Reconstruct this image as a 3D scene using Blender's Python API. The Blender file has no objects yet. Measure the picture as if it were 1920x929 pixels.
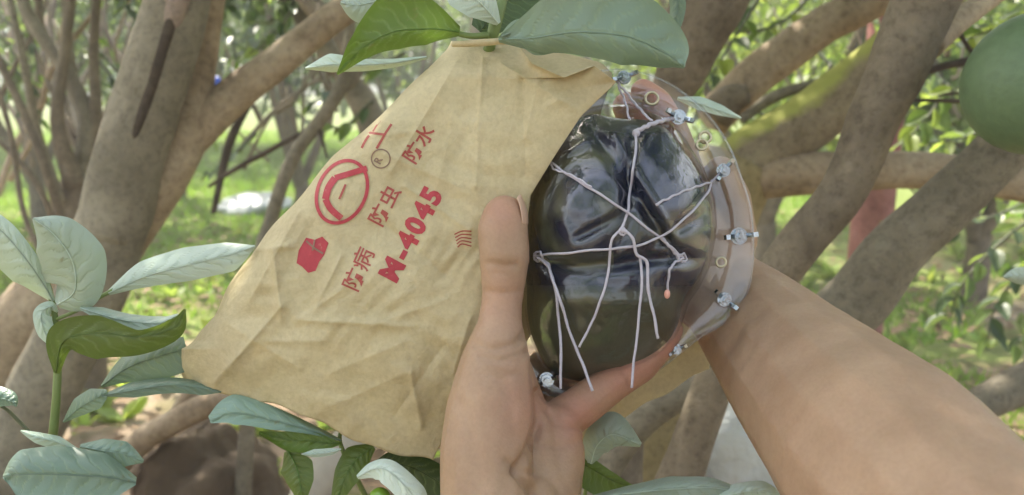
import bpy, bmesh, math, random
import numpy as np
from mathutils import Vector, Matrix, Quaternion
random.seed(7); rng = np.random.default_rng(11)
R = math.radians
S = bpy.context.scene
COL = S.collection

# ------------------------------------------------------------------ camera
CAM = Vector((0.0, 0.0, 1.30)); PITCH = R(-12.0); FPX = 1507.0; W0, H0 = 1920.0, 929.0
cd = bpy.data.cameras.new('camera'); cam = bpy.data.objects.new('camera', cd); COL.objects.link(cam)
cam.location = CAM; cam.rotation_euler = (R(90) + PITCH, 0, 0)
cd.sensor_width = 36.0; cd.lens = FPX / W0 * 36.0; cd.clip_start = 0.02; cd.clip_end = 900.0
cd.dof.use_dof = True; cd.dof.focus_distance = 0.60; cd.dof.aperture_fstop = 6.5
S.camera = cam
RIGHT = Vector((1, 0, 0)); FWD = Vector((0, math.cos(PITCH), math.sin(PITCH))); UP = Vector((0, -math.sin(PITCH), math.cos(PITCH)))

# ------------------------------------------------------------------ sky, sun, exposure
SUN_EL, SUN_AZ = R(50), R(-28)          # azimuth measured from +Y towards +X
w = bpy.data.worlds.new('World'); S.world = w; w.use_nodes = True
nt = w.node_tree; bg = nt.nodes['Background']
sky = nt.nodes.new('ShaderNodeTexSky'); sky.sky_type = 'NISHITA'; sky.sun_disc = False
sky.sun_elevation = SUN_EL; sky.sun_rotation = SUN_AZ; sky.dust_density = 3.5; sky.air_density = 1.0; sky.ozone_density = 0.6
nt.links.new(sky.outputs[0], bg.inputs[0]); bg.inputs[1].default_value = 0.15
ld = bpy.data.lights.new('sun', 'SUN'); ld.energy = 4.2; ld.angle = R(0.6); ld.color = (1.0, 0.93, 0.80)
sun = bpy.data.objects.new('sun', ld); COL.objects.link(sun)
sdir = Vector((math.sin(SUN_AZ) * math.cos(SUN_EL), math.cos(SUN_AZ) * math.cos(SUN_EL), math.sin(SUN_EL)))
sun.rotation_euler = (-sdir).to_track_quat('-Z', 'Y').to_euler(); sun.location = (0, 0, 6)
S.view_settings.view_transform = 'Standard'; S.view_settings.look = 'None'
S.view_settings.exposure = 2.28; S.view_settings.gamma = 1.0
S.cycles.max_bounces = 8; S.cycles.transparent_max_bounces = 16; S.cycles.caustics_refractive = False; S.cycles.caustics_reflective = False

# ------------------------------------------------------------------ helpers
def at(px, py, d):
    """world point seen at photo pixel (px,py) at d metres along the view axis"""
    return CAM + RIGHT * ((px - W0 / 2) / FPX * d) + UP * (-(py - H0 / 2) / FPX * d) + FWD * d
def at_np(px, py, d):
    px, py, d = np.broadcast_arrays(np.asarray(px, float), np.asarray(py, float), np.asarray(d, float))
    x = (px - W0 / 2) / FPX * d; y = -(py - H0 / 2) / FPX * d
    return np.array(CAM) + x[..., None] * np.array(RIGHT) + y[..., None] * np.array(UP) + d[..., None] * np.array(FWD)
def cs(x, y, z):   # camera-side coordinates: right, up, forward
    return CAM + RIGHT * x + UP * y + FWD * z
def gpt(px, py, z=0.0):
    v = (at(px, py, 1) - CAM); t = (z - CAM.z) / v.z
    return CAM + v * t
def mesh_np(name, v, f, smooth=True):
    v = np.asarray(v, np.float32).reshape(-1, 3); f = np.asarray(f, np.int32); n, k = f.shape
    me = bpy.data.meshes.new(name)
    me.vertices.add(len(v)); me.vertices.foreach_set('co', v.ravel())
    me.loops.add(n * k); me.loops.foreach_set('vertex_index', f.ravel())
    me.polygons.add(n); me.polygons.foreach_set('loop_start', np.arange(0, n * k, k, dtype=np.int32))
    me.update(calc_edges=True); me.validate()
    me.polygons.foreach_set('use_smooth', np.full(len(me.polygons), smooth)); me.update()
    return me
def link(name, me, mat, parent=None, **props):
    o = bpy.data.objects.new(name, me); COL.objects.link(o)
    if mat and me and not me.materials: me.materials.append(mat)
    if parent: o.parent = parent; o.matrix_parent_inverse = Matrix.Translation(-parent.location)
    for k, x in props.items(): o[k] = x
    return o
def thing(name, label, cat, loc=(0, 0, 0), group=None):
    o = bpy.data.objects.new(name, None); COL.objects.link(o); o.location = loc; o.empty_display_size = .05
    o['label'] = label; o['category'] = cat
    if group: o['group'] = group
    return o
_nd = rng.normal(size=(40, 3)); _np = rng.uniform(0, 6.28, 40)
def noise3(p, scale=1.0, octs=3, seed=0):
    p = np.asarray(p, float) * scale; out = 0; a = 1.0; tot = 0
    for o in range(octs):
        s = 0
        for k in range(5):
            i = (o * 5 + k + seed * 7) % 40
            s = s + np.sin(p @ _nd[i] * (2 ** o) * 1.7 + _np[i] + 1.3 * np.sin(p @ _nd[(i + 11) % 40] * (2 ** o)))
        out = out + a * s / 5; tot += a; a *= .5
    return out / tot
def catmull(P, n):
    P = np.asarray(P, float); m = len(P)
    if m == 2: return P[0] + (P[1] - P[0]) * np.linspace(0, 1, n)[:, None]
    Q = np.vstack([2 * P[0] - P[1], P, 2 * P[-1] - P[-2]]); t = np.linspace(0, m - 1 - 1e-9, n); i = t.astype(int); u = (t - i)[:, None]
    a, b, c, d = Q[i], Q[i + 1], Q[i + 2], Q[i + 3]
    return .5 * (2 * b + (c - a) * u + (2 * a - 5 * b + 4 * c - d) * u ** 2 + (3 * b - a - 3 * c + d) * u ** 3)
def tube_arrays(P, rad, seg=14, bump=0.0, bscale=20, seed=0, caps=True):
    P = np.asarray(P, float); n = len(P); T = np.gradient(P, axis=0); T /= np.linalg.norm(T, axis=1)[:, None] + 1e-12
    a = np.array([0., 0, 1]) if abs(T[0][2]) < .9 else np.array([1., 0, 0])
    N = np.zeros_like(P); x = np.cross(T[0], a); x /= np.linalg.norm(x); N[0] = x
    for i in range(1, n):
        x = N[i - 1] - T[i] * (N[i - 1] @ T[i]); N[i] = x / np.linalg.norm(x)
    B = np.cross(T, N); th = np.linspace(0, 2 * math.pi, seg, endpoint=False)
    D = np.cos(th)[None, :, None] * N[:, None] + np.sin(th)[None, :, None] * B[:, None]
    rad = np.asarray(rad, float).reshape(-1, 1) * np.ones((n, seg))
    V = P[:, None] + D * rad[..., None]
    if bump: 
        rr = rad * (1 + bump * noise3(V.reshape(-1, 3), bscale, 3, seed).reshape(n, seg)); V = P[:, None] + D * rr[..., None]
    i, j = np.meshgrid(np.arange(n - 1), np.arange(seg), indexing='ij'); j2 = (j + 1) % seg
    F = np.stack([i * seg + j, i * seg + j2, (i + 1) * seg + j2, (i + 1) * seg + j], -1).reshape(-1, 4)
    V = V.reshape(-1, 3)
    if caps:
        V = np.vstack([V, P[0] - T[0] * rad[0, 0] * .3, P[-1] + T[-1] * rad[-1, 0] * .3]); c0, c1 = len(V) - 2, len(V) - 1
        j = np.arange(seg); j2 = (j + 1) % seg; b = (n - 1) * seg
        F = np.vstack([F, np.stack([j2, j, np.full(seg, c0), np.full(seg, c0)], -1), np.stack([b + j, b + j2, np.full(seg, c1), np.full(seg, c1)], -1)])
    return V, F
def from_quads(name, V, F, smooth=True):   # degenerate quads become triangles
    me = bpy.data.meshes.new(name)
    fl = [list(dict.fromkeys(q)) for q in (F.tolist() if isinstance(F, np.ndarray) else F)]
    V = [tuple(map(float, v)) for v in V]
    me.from_pydata(V, [], fl); me.polygons.foreach_set('use_smooth', [smooth] * len(me.polygons)); me.update()
    return me
def limb(name, pts, mat, parent, n=None, seg=18, bump=.045, seed=0, **kw):
    """pts: (px, py, depth, width in px) along the limb"""
    n = n or max(10, 7 * len(pts)); q = catmull(np.array(pts, float), n)
    P = at_np(q[:, 0], q[:, 1], q[:, 2]); r = q[:, 3] * .5 / FPX * q[:, 2]
    P = P + .12 * r[:, None] * np.stack([noise3(P, 9, 2, seed), noise3(P, 9, 2, seed + 1), noise3(P, 9, 2, seed + 2)], -1)
    V, F = tube_arrays(P, r, seg, bump, 22, seed)
    return link(name, from_quads(name, V, F), mat, parent, **kw)

# ------------------------------------------------------------------ materials
def newmat(name):
    m = bpy.data.materials.new(name); m.use_nodes = True; n = m.node_tree.nodes; n.clear()
    out = n.new('ShaderNodeOutputMaterial'); return m, m.node_tree, out
def N_(t, typ, **kw):
    n = t.nodes.new(typ)
    for k, x in kw.items():
        if k in n.inputs.keys() if hasattr(n, 'inputs') else False: n.inputs[k].default_value = x
        else: setattr(n, k, x)
    return n
def noise_node(t, scale, detail=5, rough=.6, dist=0., coord='Object', stretch=None):
    tc = t.nodes.new('ShaderNodeTexCoord'); nz = t.nodes.new('ShaderNodeTexNoise')
    nz.inputs['Scale'].default_value = scale; nz.inputs['Detail'].default_value = detail; nz.inputs['Roughness'].default_value = rough; nz.inputs['Distortion'].default_value = dist
    src = tc.outputs[coord]
    if stretch:
        mp = t.nodes.new('ShaderNodeMapping'); mp.inputs['Scale'].default_value = stretch; t.links.new(src, mp.inputs[0]); src = mp.outputs[0]
    t.links.new(src, nz.inputs[0]); return nz
def ramp(t, src, stops, interp='LINEAR'):
    r = t.nodes.new('ShaderNodeValToRGB'); e = r.color_ramp.elements; r.color_ramp.interpolation = interp
    while len(e) < len(stops): e.new(.5)
    for i, (p, c) in enumerate(stops): e[i].position = p; e[i].color = (*c, 1) if len(c) == 3 else c
    t.links.new(src, r.inputs[0]); return r
def mixc(t, f, a, b, typ='MIX'):
    m = t.nodes.new('ShaderNodeMix'); m.data_type = 'RGBA'; m.blend_type = typ
    for k, x in ((0, f), (6, a), (7, b)):
        if isinstance(x, (int, float)): m.inputs[k].default_value = x
        elif isinstance(x, tuple): m.inputs[k].default_value = (*x, 1)
        else: t.links.new(x, m.inputs[k])
    return m.outputs[2]
def bump(t, h, strength, dist=.002, prev=None):
    b = t.nodes.new('ShaderNodeBump'); b.inputs['Strength'].default_value = strength; b.inputs['Distance'].default_value = dist
    t.links.new(h, b.inputs['Height'])
    if prev: t.links.new(prev, b.inputs['Normal'])
    return b.outputs[0]
def bark(name, c1, c2, c3, moss=0.0, mosscol=(.22, .24, .03)):
    m, t, out = newmat(name); p = t.nodes.new('ShaderNodeBsdfPrincipled'); t.links.new(p.outputs[0], out.inputs[0])
    a = noise_node(t, 9, 6, .65, .6); b = noise_node(t, 70, 5, .7); c = noise_node(t, 7, 4, .6)
    col = ramp(t, a.outputs[0], [(.3, c1), (.52, c2), (.72, c3)]).outputs[0]
    sp = ramp(t, b.outputs[0], [(.34, (.62, .60, .58)), (.5, (1, 1, 1)), (.7, (1.15, 1.12, 1.06))]).outputs[0]
    col = mixc(t, .8, col, sp, 'MULTIPLY')
    lich = ramp(t, noise_node(t, 26, 4, .6, .4).outputs[0], [(.6, (0, 0, 0)), (.68, (1, 1, 1))]).outputs[0]
    f2 = t.nodes.new('ShaderNodeMath'); f2.operation = 'MULTIPLY'; f2.inputs[1].default_value = .16; t.links.new(lich, f2.inputs[0])
    col = mixc(t, f2.outputs[0], col, (c3[0] * 1.35, c3[1] * 1.4, c3[2] * 1.35))
    if moss > 0:
        g = t.nodes.new('ShaderNodeNewGeometry'); s = t.nodes.new('ShaderNodeSeparateXYZ'); t.links.new(g.outputs['Normal'], s.inputs[0])
        ad = t.nodes.new('ShaderNodeMath'); ad.operation = 'MULTIPLY_ADD'; ad.inputs[1].default_value = .9; t.links.new(c.outputs[0], ad.inputs[0]); t.links.new(s.outputs[2], ad.inputs[2])
        mr = t.nodes.new('ShaderNodeMapRange'); mr.inputs[1].default_value = 1.62 - moss * .9; mr.inputs[2].default_value = 1.78 - moss * .8; t.links.new(ad.outputs[0], mr.inputs[0])
        col = mixc(t, mr.outputs[0], col, mosscol)
    t.links.new(col, p.inputs['Base Color']); p.inputs['Roughness'].default_value = .85; p.inputs['Specular IOR Level'].default_value = .25
    n1 = bump(t, a.outputs[0], .5, .01); n2 = bump(t, b.outputs[0], .9, .004, n1); t.links.new(n2, p.inputs['Normal'])
    return m
M = {}
M['bark_grey'] = bark('bark_grey', (.155, .135, .10), (.235, .207, .158), (.32, .285, .222), .25, (.20, .19, .11))
M['bark_tan'] = bark('bark_tan', (.22, .165, .11), (.36, .28, .195), (.45, .37, .27), .1, (.26, .25, .14))
M['bark_brown'] = bark('bark_brown', (.12, .096, .07), (.20, .163, .12), (.275, .23, .172))
M['bark_dark'] = bark('bark_dark', (.05, .038, .03), (.085, .065, .05), (.14, .115, .09))
M['bark_moss'] = bark('bark_moss', (.17, .135, .085), (.27, .22, .15), (.37, .32, .20), .86, (.38, .39, .11))
M['bark_olive'] = bark('bark_olive', (.22, .175, .09), (.30, .24, .125), (.36, .30, .17), .1)
M['paint_red'] = bark('paint_red', (.17, .06, .05), (.26, .11, .095), (.34, .17, .15))

def leafmat(name, top, under, trans, rough=.38, sky_sheen=0.0, spec=.5, scale=1.0):
    m, t, out = newmat(name); p = t.nodes.new('ShaderNodeBsdfPrincipled')
    g = t.nodes.new('ShaderNodeNewGeometry'); oi = t.nodes.new('ShaderNodeObjectInfo')
    nz = noise_node(t, 22 * scale, 4, .6); n2 = noise_node(t, 6 * scale, 3, .5)
    ctop = mixc(t, nz.outputs[0], tuple(x * .75 for x in top), tuple(x * 1.25 for x in top))
    if sky_sheen > 0:
        d = ramp(t, n2.outputs[0], [(.35, (sky_sheen * .55,) * 3), (.65, (sky_sheen,) * 3)]).outputs[0]
        ctop = mixc(t, d, ctop, (.62, .68, .64))  # pale sky reflection on upper sides, mixed into the leaf colour
    cun = mixc(t, n2.outputs[0], tuple(x * .8 for x in under), tuple(x * 1.2 for x in under))
    sp = noise_node(t, 60 * scale, 3, .7, .5); spf = ramp(t, sp.outputs[0], [(.66, (0, 0, 0)), (.74, (.55, .55, .55))]).outputs[0]
    ctop = mixc(t, spf, ctop, (.16, .15, .07))
    va = t.nodes.new('ShaderNodeAttribute'); va.attribute_name = 'vein'; vm = t.nodes.new('ShaderNodeMath'); vm.operation = 'MULTIPLY'; vm.inputs[1].default_value = .33; t.links.new(va.outputs['Fac'], vm.inputs[0])
    ctop = mixc(t, vm.outputs[0], ctop, (.30, .38, .22)); under_v = vm
    col = mixc(t, g.outputs['Backfacing'], ctop, cun)
    hs = t.nodes.new('ShaderNodeHueSaturation'); t.links.new(col, hs.inputs['Color'])
    rnd = g.outputs['Random Per Island'] if scale < .9 else oi.outputs['Random']
    mr = t.nodes.new('ShaderNodeMapRange'); mr.inputs[3].default_value = .75; mr.inputs[4].default_value = 1.3; t.links.new(rnd, mr.inputs[0]); t.links.new(mr.outputs[0], hs.inputs['Value'])
    mh = t.nodes.new('ShaderNodeMapRange'); mh.inputs[3].default_value = .48; mh.inputs[4].default_value = .515; t.links.new(rnd, mh.inputs[0]); t.links.new(mh.outputs[0], hs.inputs['Hue'])
    col = hs.outputs[0]
    t.links.new(col, p.inputs['Base Color']); p.inputs['Roughness'].default_value = rough; p.inputs['Specular IOR Level'].default_value = spec
    vi = t.nodes.new('ShaderNodeMath'); vi.operation = 'MULTIPLY'; vi.inputs[1].default_value = -1; t.links.new(va.outputs['Fac'], vi.inputs[0])
    t.links.new(bump(t, nz.outputs[0], .25, .002, bump(t, vi.outputs[0], .5, .0012)), p.inputs['Normal'])
    tr = t.nodes.new('ShaderNodeBsdfTranslucent'); tc = mixc(t, 1.0, hs.outputs[0], (1.9, 2.0, .9), 'MULTIPLY'); t.links.new(tc, tr.inputs[0])
    mx = t.nodes.new('ShaderNodeMixShader'); mx.inputs[0].default_value = trans
    t.links.new(p.outputs[0], mx.inputs[1]); t.links.new(tr.outputs[0], mx.inputs[2]); t.links.new(mx.outputs[0], out.inputs[0])
    return m
M['leaf'] = leafmat('leaf', (.11, .165, .05), (.17, .23, .085), .35, .42, 0, .5, .5)
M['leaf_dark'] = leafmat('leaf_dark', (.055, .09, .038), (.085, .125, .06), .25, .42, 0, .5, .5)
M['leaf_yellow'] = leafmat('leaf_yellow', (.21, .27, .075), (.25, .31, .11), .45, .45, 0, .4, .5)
M['leaf_near'] = leafmat('leaf_near', (.075, .135, .085), (.105, .165, .04), .25, .36, .22)
M['leaf_teal'] = leafmat('leaf_teal', (.075, .155, .11), (.10, .16, .04), .12, .36, .24)
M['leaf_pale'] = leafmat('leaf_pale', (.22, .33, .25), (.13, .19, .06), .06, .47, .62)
M['leaf_green'] = leafmat('leaf_green', (.10, .16, .035), (.12, .18, .04), .3, .45, 0)
M['leaf_rib'] = leafmat('leaf_rib', (.17, .25, .17), (.15, .21, .08), .1, .5, 0)

def simple(name, col, rough=.6, metal=0., spec=.5, var=.2, nscale=30, bmp=.2, bd=.002, **kw):
    m, t, out = newmat(name); p = t.nodes.new('ShaderNodeBsdfPrincipled'); t.links.new(p.outputs[0], out.inputs[0])
    nz = noise_node(t, nscale, 5, .6); c = mixc(t, nz.outputs[0], tuple(x * (1 - var) for x in col), tuple(min(1, x * (1 + var)) for x in col))
    t.links.new(c, p.inputs['Base Color']); p.inputs['Roughness'].default_value = rough; p.inputs['Metallic'].default_value = metal; p.inputs['Specular IOR Level'].default_value = spec
    if bmp: t.links.new(bump(t, nz.outputs[0], bmp, bd), p.inputs['Normal'])
    for k, x in kw.items(): p.inputs[k].default_value = x
    return m
M['stem'] = simple('stem_green', (.16, .22, .07), .5)
M['stem_dark'] = simple('stem_dark', (.10, .11, .06), .6)
M['string'] = simple('string_white', (.50, .47, .54), .7, var=.15, nscale=900, bmp=.8, bd=.0006)
M['metal'] = simple('bolt_zinc', (.46, .50, .54), .22, 1.0, var=.15, nscale=200)
M['ring'] = simple('ring_brass', (.55, .50, .36), .35, .8)
M['white_sack'] = simple('woven_white', (.50, .54, .56), .45, var=.2, nscale=9, bmp=1., bd=.03)
M['navy'] = simple('navy_cloth', (.035, .037, .05), .8, nscale=20, bmp=.5)
M['blue'] = simple('blue_plastic', (.02, .08, .50), .4)
M['clod'] = simple('brown_soil_clod', (.13, .095, .062), .95, var=.5, nscale=9, bmp=1., bd=.03)
M['shirt'] = simple('shirt_grey', (.18, .2, .24), .85, nscale=60)
M['hair'] = simple('hair_black', (.02, .018, .016), .6)
M['bead'] = simple('bead_pink', (.75, .38, .30), .5)
M['pomelo'] = simple('pomelo_rind', (.125, .19, .10), .5, var=.28, nscale=90, bmp=.6, bd=.002)
M['ink'] = None

def m_paper():
    m, t, out = newmat('kraft_paper'); p = t.nodes.new('ShaderNodeBsdfPrincipled')
    a = noise_node(t, 5, 4, .55, .3); b = noise_node(t, 240, 4, .7); c = noise_node(t, 28, 5, .65, .5)
    col = ramp(t, a.outputs[0], [(.32, (.47, .375, .225)), (.55, (.64, .545, .335)), (.7, (.69, .60, .385))]).outputs[0]
    col = mixc(t, .22, col, ramp(t, b.outputs[0], [(.3, (.55, .5, .45)), (.6, (1.15, 1.15, 1.15))]).outputs[0], 'MULTIPLY')
    col = mixc(t, .35, col, ramp(t, c.outputs[0], [(.35, (.78, .76, .7)), (.6, (1.05, 1.05, 1.05))]).outputs[0], 'MULTIPLY')
    t.links.new(col, p.inputs['Base Color']); p.inputs['Roughness'].default_value = .55; p.inputs['Specular IOR Level'].default_value = .3
    vo = t.nodes.new('ShaderNodeTexVoronoi'); vo.feature = 'F1'; vo.inputs['Scale'].default_value = 26; tc = t.nodes.new('ShaderNodeTexCoord')
    mp = t.nodes.new('ShaderNodeMixRGB'); mp.inputs[0].default_value = .06; t.links.new(tc.outputs['Object'], mp.inputs[1]); t.links.new(c.outputs[1], mp.inputs[2]); t.links.new(mp.outputs[0], vo.inputs[0])
    n1 = bump(t, vo.outputs[0], .30, .006); n2 = bump(t, c.outputs[0], .25, .004, n1); t.links.new(n2, p.inputs['Normal'])
    tr = t.nodes.new('ShaderNodeBsdfTranslucent'); t.links.new(col, tr.inputs[0]); mx = t.nodes.new('ShaderNodeMixShader'); mx.inputs[0].default_value = .22
    t.links.new(p.outputs[0], mx.inputs[1]); t.links.new(tr.outputs[0], mx.inputs[2]); t.links.new(mx.outputs[0], out.inputs[0]); return m
M['paper'] = m_paper()
def m_ink(name, col, thr=.40):
    m, t, out = newmat(name); p = t.nodes.new('ShaderNodeBsdfPrincipled'); nz = noise_node(t, 260, 4, .7)
    c = ramp(t, nz.outputs[0], [(.26, (.45, .20, .15)), (.38, col), (.7, tuple(x * .85 for x in col))]).outputs[0]
    t.links.new(c, p.inputs['Base Color']); p.inputs['Roughness'].default_value = .6; t.links.new(p.outputs[0], out.inputs[0]); return m
M['ink'] = m_ink('red_ink', (.43, .04, .055)); M['ink_faint'] = m_ink('faint_ink', (.25, .15, .10)); M['ink_brown'] = m_ink('brown_red_ink', (.38, .07, .055))
def m_skin():
    m, t, out = newmat('skin'); p = t.nodes.new('ShaderNodeBsdfPrincipled'); t.links.new(p.outputs[0], out.inputs[0])
    a = noise_node(t, 28, 5, .6); b = noise_node(t, 420, 3, .6); at_ = t.nodes.new('ShaderNodeAttribute'); at_.attribute_name = 'flush'
    col = ramp(t, a.outputs[0], [(.3, (.345, .225, .145)), (.5, (.385, .255, .168)), (.7, (.425, .287, .19))]).outputs[0]
    col = mixc(t, at_.outputs['Fac'], col, (.52, .20, .15))
    col = mixc(t, .25, col, ramp(t, b.outputs[0], [(.3, (.75, .7, .68)), (.6, (1.08, 1.08, 1.08))]).outputs[0], 'MULTIPLY')
    t.links.new(col, p.inputs['Base Color']); p.inputs['Roughness'].default_value = .52; p.inputs['Specular IOR Level'].default_value = .35
    p.inputs['Subsurface Weight'].default_value = .18; p.inputs['Subsurface Radius'].default_value = (1, .35, .2); p.inputs['Subsurface Scale'].default_value = .004
    vo = t.nodes.new('ShaderNodeTexVoronoi'); vo.inputs['Scale'].default_value = 700; tc = t.nodes.new('ShaderNodeTexCoord'); t.links.new(tc.outputs['Object'], vo.inputs[0])
    n1 = bump(t, a.outputs[0], .15, .003); t.links.new(bump(t, vo.outputs[0], .12, .0008, n1), p.inputs['Normal']); return m
M['skin'] = m_skin()
def m_clear(name='clear_plastic', milk=.008, base=.055, bs=.35):
    m, t, out = newmat(name); tr = t.nodes.new('ShaderNodeBsdfTransparent'); tr.inputs[0].default_value = (.93, .94, .95, 1)
    gl = t.nodes.new('ShaderNodeBsdfGlossy'); gl.inputs['Roughness'].default_value = .03; df = t.nodes.new('ShaderNodeBsdfDiffuse'); df.inputs[0].default_value = (.65, .66, .7, 1)
    lw = t.nodes.new('ShaderNodeLayerWeight'); lw.inputs[0].default_value = .5
    nz = noise_node(t, 30, 3, .5, .5); bn = bump(t, nz.outputs[0], bs, .006); t.links.new(bn, gl.inputs['Normal']); t.links.new(bn, lw.inputs['Normal'])
    m1 = t.nodes.new('ShaderNodeMixShader'); m1.inputs[0].default_value = milk; t.links.new(tr.outputs[0], m1.inputs[1]); t.links.new(df.outputs[0], m1.inputs[2])
    pw = t.nodes.new('ShaderNodeMath'); pw.operation = 'POWER'; pw.inputs[1].default_value = 3.5; t.links.new(lw.outputs['Facing'], pw.inputs[0])
    ad = t.nodes.new('ShaderNodeMath'); ad.operation = 'MULTIPLY_ADD'; ad.inputs[1].default_value = .75; ad.inputs[2].default_value = base; ad.use_clamp = True; t.links.new(pw.outputs[0], ad.inputs[0])
    m2 = t.nodes.new('ShaderNodeMixShader'); t.links.new(ad.outputs[0], m2.inputs[0]); t.links.new(m1.outputs[0], m2.inputs[1]); t.links.new(gl.outputs[0], m2.inputs[2]); t.links.new(m2.outputs[0], out.inputs[0]); return m
M['clear'] = m_clear(); M['clear_flange'] = m_clear('clear_flange_plastic', .035, .07, .06)
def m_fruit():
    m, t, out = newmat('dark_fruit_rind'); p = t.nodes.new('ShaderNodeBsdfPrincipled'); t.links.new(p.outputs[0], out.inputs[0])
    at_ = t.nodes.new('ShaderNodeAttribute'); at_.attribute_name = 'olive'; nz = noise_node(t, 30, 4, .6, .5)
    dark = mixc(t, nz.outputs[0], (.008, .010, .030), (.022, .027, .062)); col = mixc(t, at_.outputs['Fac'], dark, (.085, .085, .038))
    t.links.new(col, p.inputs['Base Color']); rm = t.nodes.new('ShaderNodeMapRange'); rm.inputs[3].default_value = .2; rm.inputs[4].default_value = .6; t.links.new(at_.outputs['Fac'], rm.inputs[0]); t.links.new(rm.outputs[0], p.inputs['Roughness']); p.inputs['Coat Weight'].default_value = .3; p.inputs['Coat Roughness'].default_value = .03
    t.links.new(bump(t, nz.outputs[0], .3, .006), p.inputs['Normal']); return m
M['fruit'] = m_fruit()
def m_ground():
    m, t, out = newmat('orchard_soil'); p = t.nodes.new('ShaderNodeBsdfPrincipled'); t.links.new(p.outputs[0], out.inputs[0])
    a = noise_node(t, 1.1, 6, .65, .4); b = noise_node(t, 14, 6, .7)
    col = ramp(t, a.outputs[0], [(.35, (.17, .12, .08)), (.5, (.27, .20, .14)), (.65, (.40, .33, .25))]).outputs[0]
    col = mixc(t, .7, col, ramp(t, b.outputs[0], [(.35, (.5, .45, .4)), (.6, (1.1, 1.1, 1.1))]).outputs[0], 'MULTIPLY')
    g = noise_node(t, .6, 4, .6); gf = ramp(t, g.outputs[0], [(.5, (0, 0, 0)), (.6, (1, 1, 1))]).outputs[0]
    tc = t.nodes.new('ShaderNodeTexCoord'); sx = t.nodes.new('ShaderNodeSeparateXYZ'); t.links.new(tc.outputs['Object'], sx.inputs[0])
    fy = t.nodes.new('ShaderNodeMapRange'); fy.inputs[1].default_value = 4.2; fy.inputs[2].default_value = 7.0; t.links.new(sx.outputs[1], fy.inputs[0])
    mxx = t.nodes.new('ShaderNodeMath'); mxx.operation = 'MAXIMUM'; t.links.new(gf, mxx.inputs[0]); t.links.new(fy.outputs[0], mxx.inputs[1])
    gm = t.nodes.new('ShaderNodeMath'); gm.operation = 'MULTIPLY'; gm.inputs[1].default_value = .8; t.links.new(mxx.outputs[0], gm.inputs[0])
    col = mixc(t, gm.outputs[0], col, (.19, .27, .06))
    t.links.new(col, p.inputs['Base Color']); p.inputs['Roughness'].default_value = .95; p.inputs['Specular IOR Level'].default_value = .15
    t.links.new(bump(t, b.outputs[0], .8, .03), p.inputs['Normal']); return m
M['soil'] = m_ground()
M['grass'] = leafmat('grass', (.17, .27, .04), (.17, .27, .05), .4, .5, 0, .3, .5)
M['litter'] = simple('litter', (.24, .16, .09), .85, var=.4, nscale=14)

# ------------------------------------------------------------------ ground
def ground_sheet():
    xs = np.concatenate([-np.geomspace(500, 6, 14), np.linspace(-5.5, 5.5, 90), np.geomspace(6, 500, 14)])
    ys = np.concatenate([-np.geomspace(300, 3, 8), np.linspace(-2.5, 14, 130), np.geomspace(15, 700, 16)])
    X, Y = np.meshgrid(xs, ys); P = np.stack([X, Y, 0 * X], -1)
    Z = .035 * noise3(P.reshape(-1, 3), .9, 3, 2).reshape(X.shape) + .012 * noise3(P.reshape(-1, 3), 5, 2, 4).reshape(X.shape)
    Z = np.where((abs(X) > 6) | (Y > 14.5) | (Y < -3), 0, Z); P[..., 2] = Z
    n, k = X.shape; i, j = np.meshgrid(np.arange(n - 1), np.arange(k - 1), indexing='ij')
    F = np.stack([i * k + j, i * k + j + 1, (i + 1) * k + j + 1, (i + 1) * k + j], -1).reshape(-1, 4)
    return link('ground', mesh_np('ground', P, F), M['soil'], kind='structure')
ground_sheet()

# ------------------------------------------------------------------ foliage clumps
LEAF_V = np.array([[0, 0, 0], [.16, .22, .035], [.23, .5, .04], [.14, .8, .0], [0, 1, -.10], [-.14, .8, 0], [-.23, .5, .04], [-.16, .22, .035], [0, .35, -.02], [0, .7, -.04]])
LEAF_F = np.array([[0, 1, 8, 8], [1, 2, 8, 8], [2, 9, 8, 8], [2, 3, 9, 9], [3, 4, 9, 9], [4, 5, 9, 9], [5, 6, 9, 9], [6, 8, 9, 9], [6, 7, 8, 8], [7, 0, 8, 8]])[:, :3]
def orient(dirv, roll_n):
    y = dirv / np.linalg.norm(dirv, axis=1)[:, None]; z = roll_n - y * np.sum(roll_n * y, 1)[:, None]; z /= np.linalg.norm(z, axis=1)[:, None] + 1e-9
    x = np.cross(y, z); return np.stack([x, y, z], -1)
def leaves_mesh(name, P, D, Nn, size):
    Rm = orient(D, Nn); V = np.einsum('nij,mj->nmi', Rm, LEAF_V) * size[:, None, None] + P[:, None]
    F = LEAF_F[None] + (np.arange(len(P)) * len(LEAF_V))[:, None, None]
    return mesh_np(name, V.reshape(-1, 3), F.reshape(-1, 3), True)
def crown_pts(center, rad, ntw, per, hollow=.35, twig=.16, seed=0):
    r = np.random.default_rng(seed); d = r.normal(size=(ntw, 3)); d /= np.linalg.norm(d, axis=1)[:, None]
    q = (hollow + (1 - hollow) * r.random(ntw) ** .6)[:, None]
    C = d * q; C = C + .22 * np.stack([noise3(C, 2.2, 2, seed + k) for k in range(3)], -1)
    C = np.array(center) + C * np.array(rad)
    tw = d + .6 * r.normal(size=(ntw, 3)) + np.array([0, 0, -.15]); tw /= np.linalg.norm(tw, axis=1)[:, None]
    t = (np.arange(per) / per)[None, :, None]
    P = C[:, None] + tw[:, None] * t * twig; ld_ = tw[:, None] * .6 + r.normal(size=(ntw, per, 3)) * .8
    Nn = np.array([0, 0, 1.]) + .45 * r.normal(size=(ntw, per, 3))
    return P.reshape(-1, 3), ld_.reshape(-1, 3), Nn.reshape(-1, 3), r.random(ntw * per)
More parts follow.
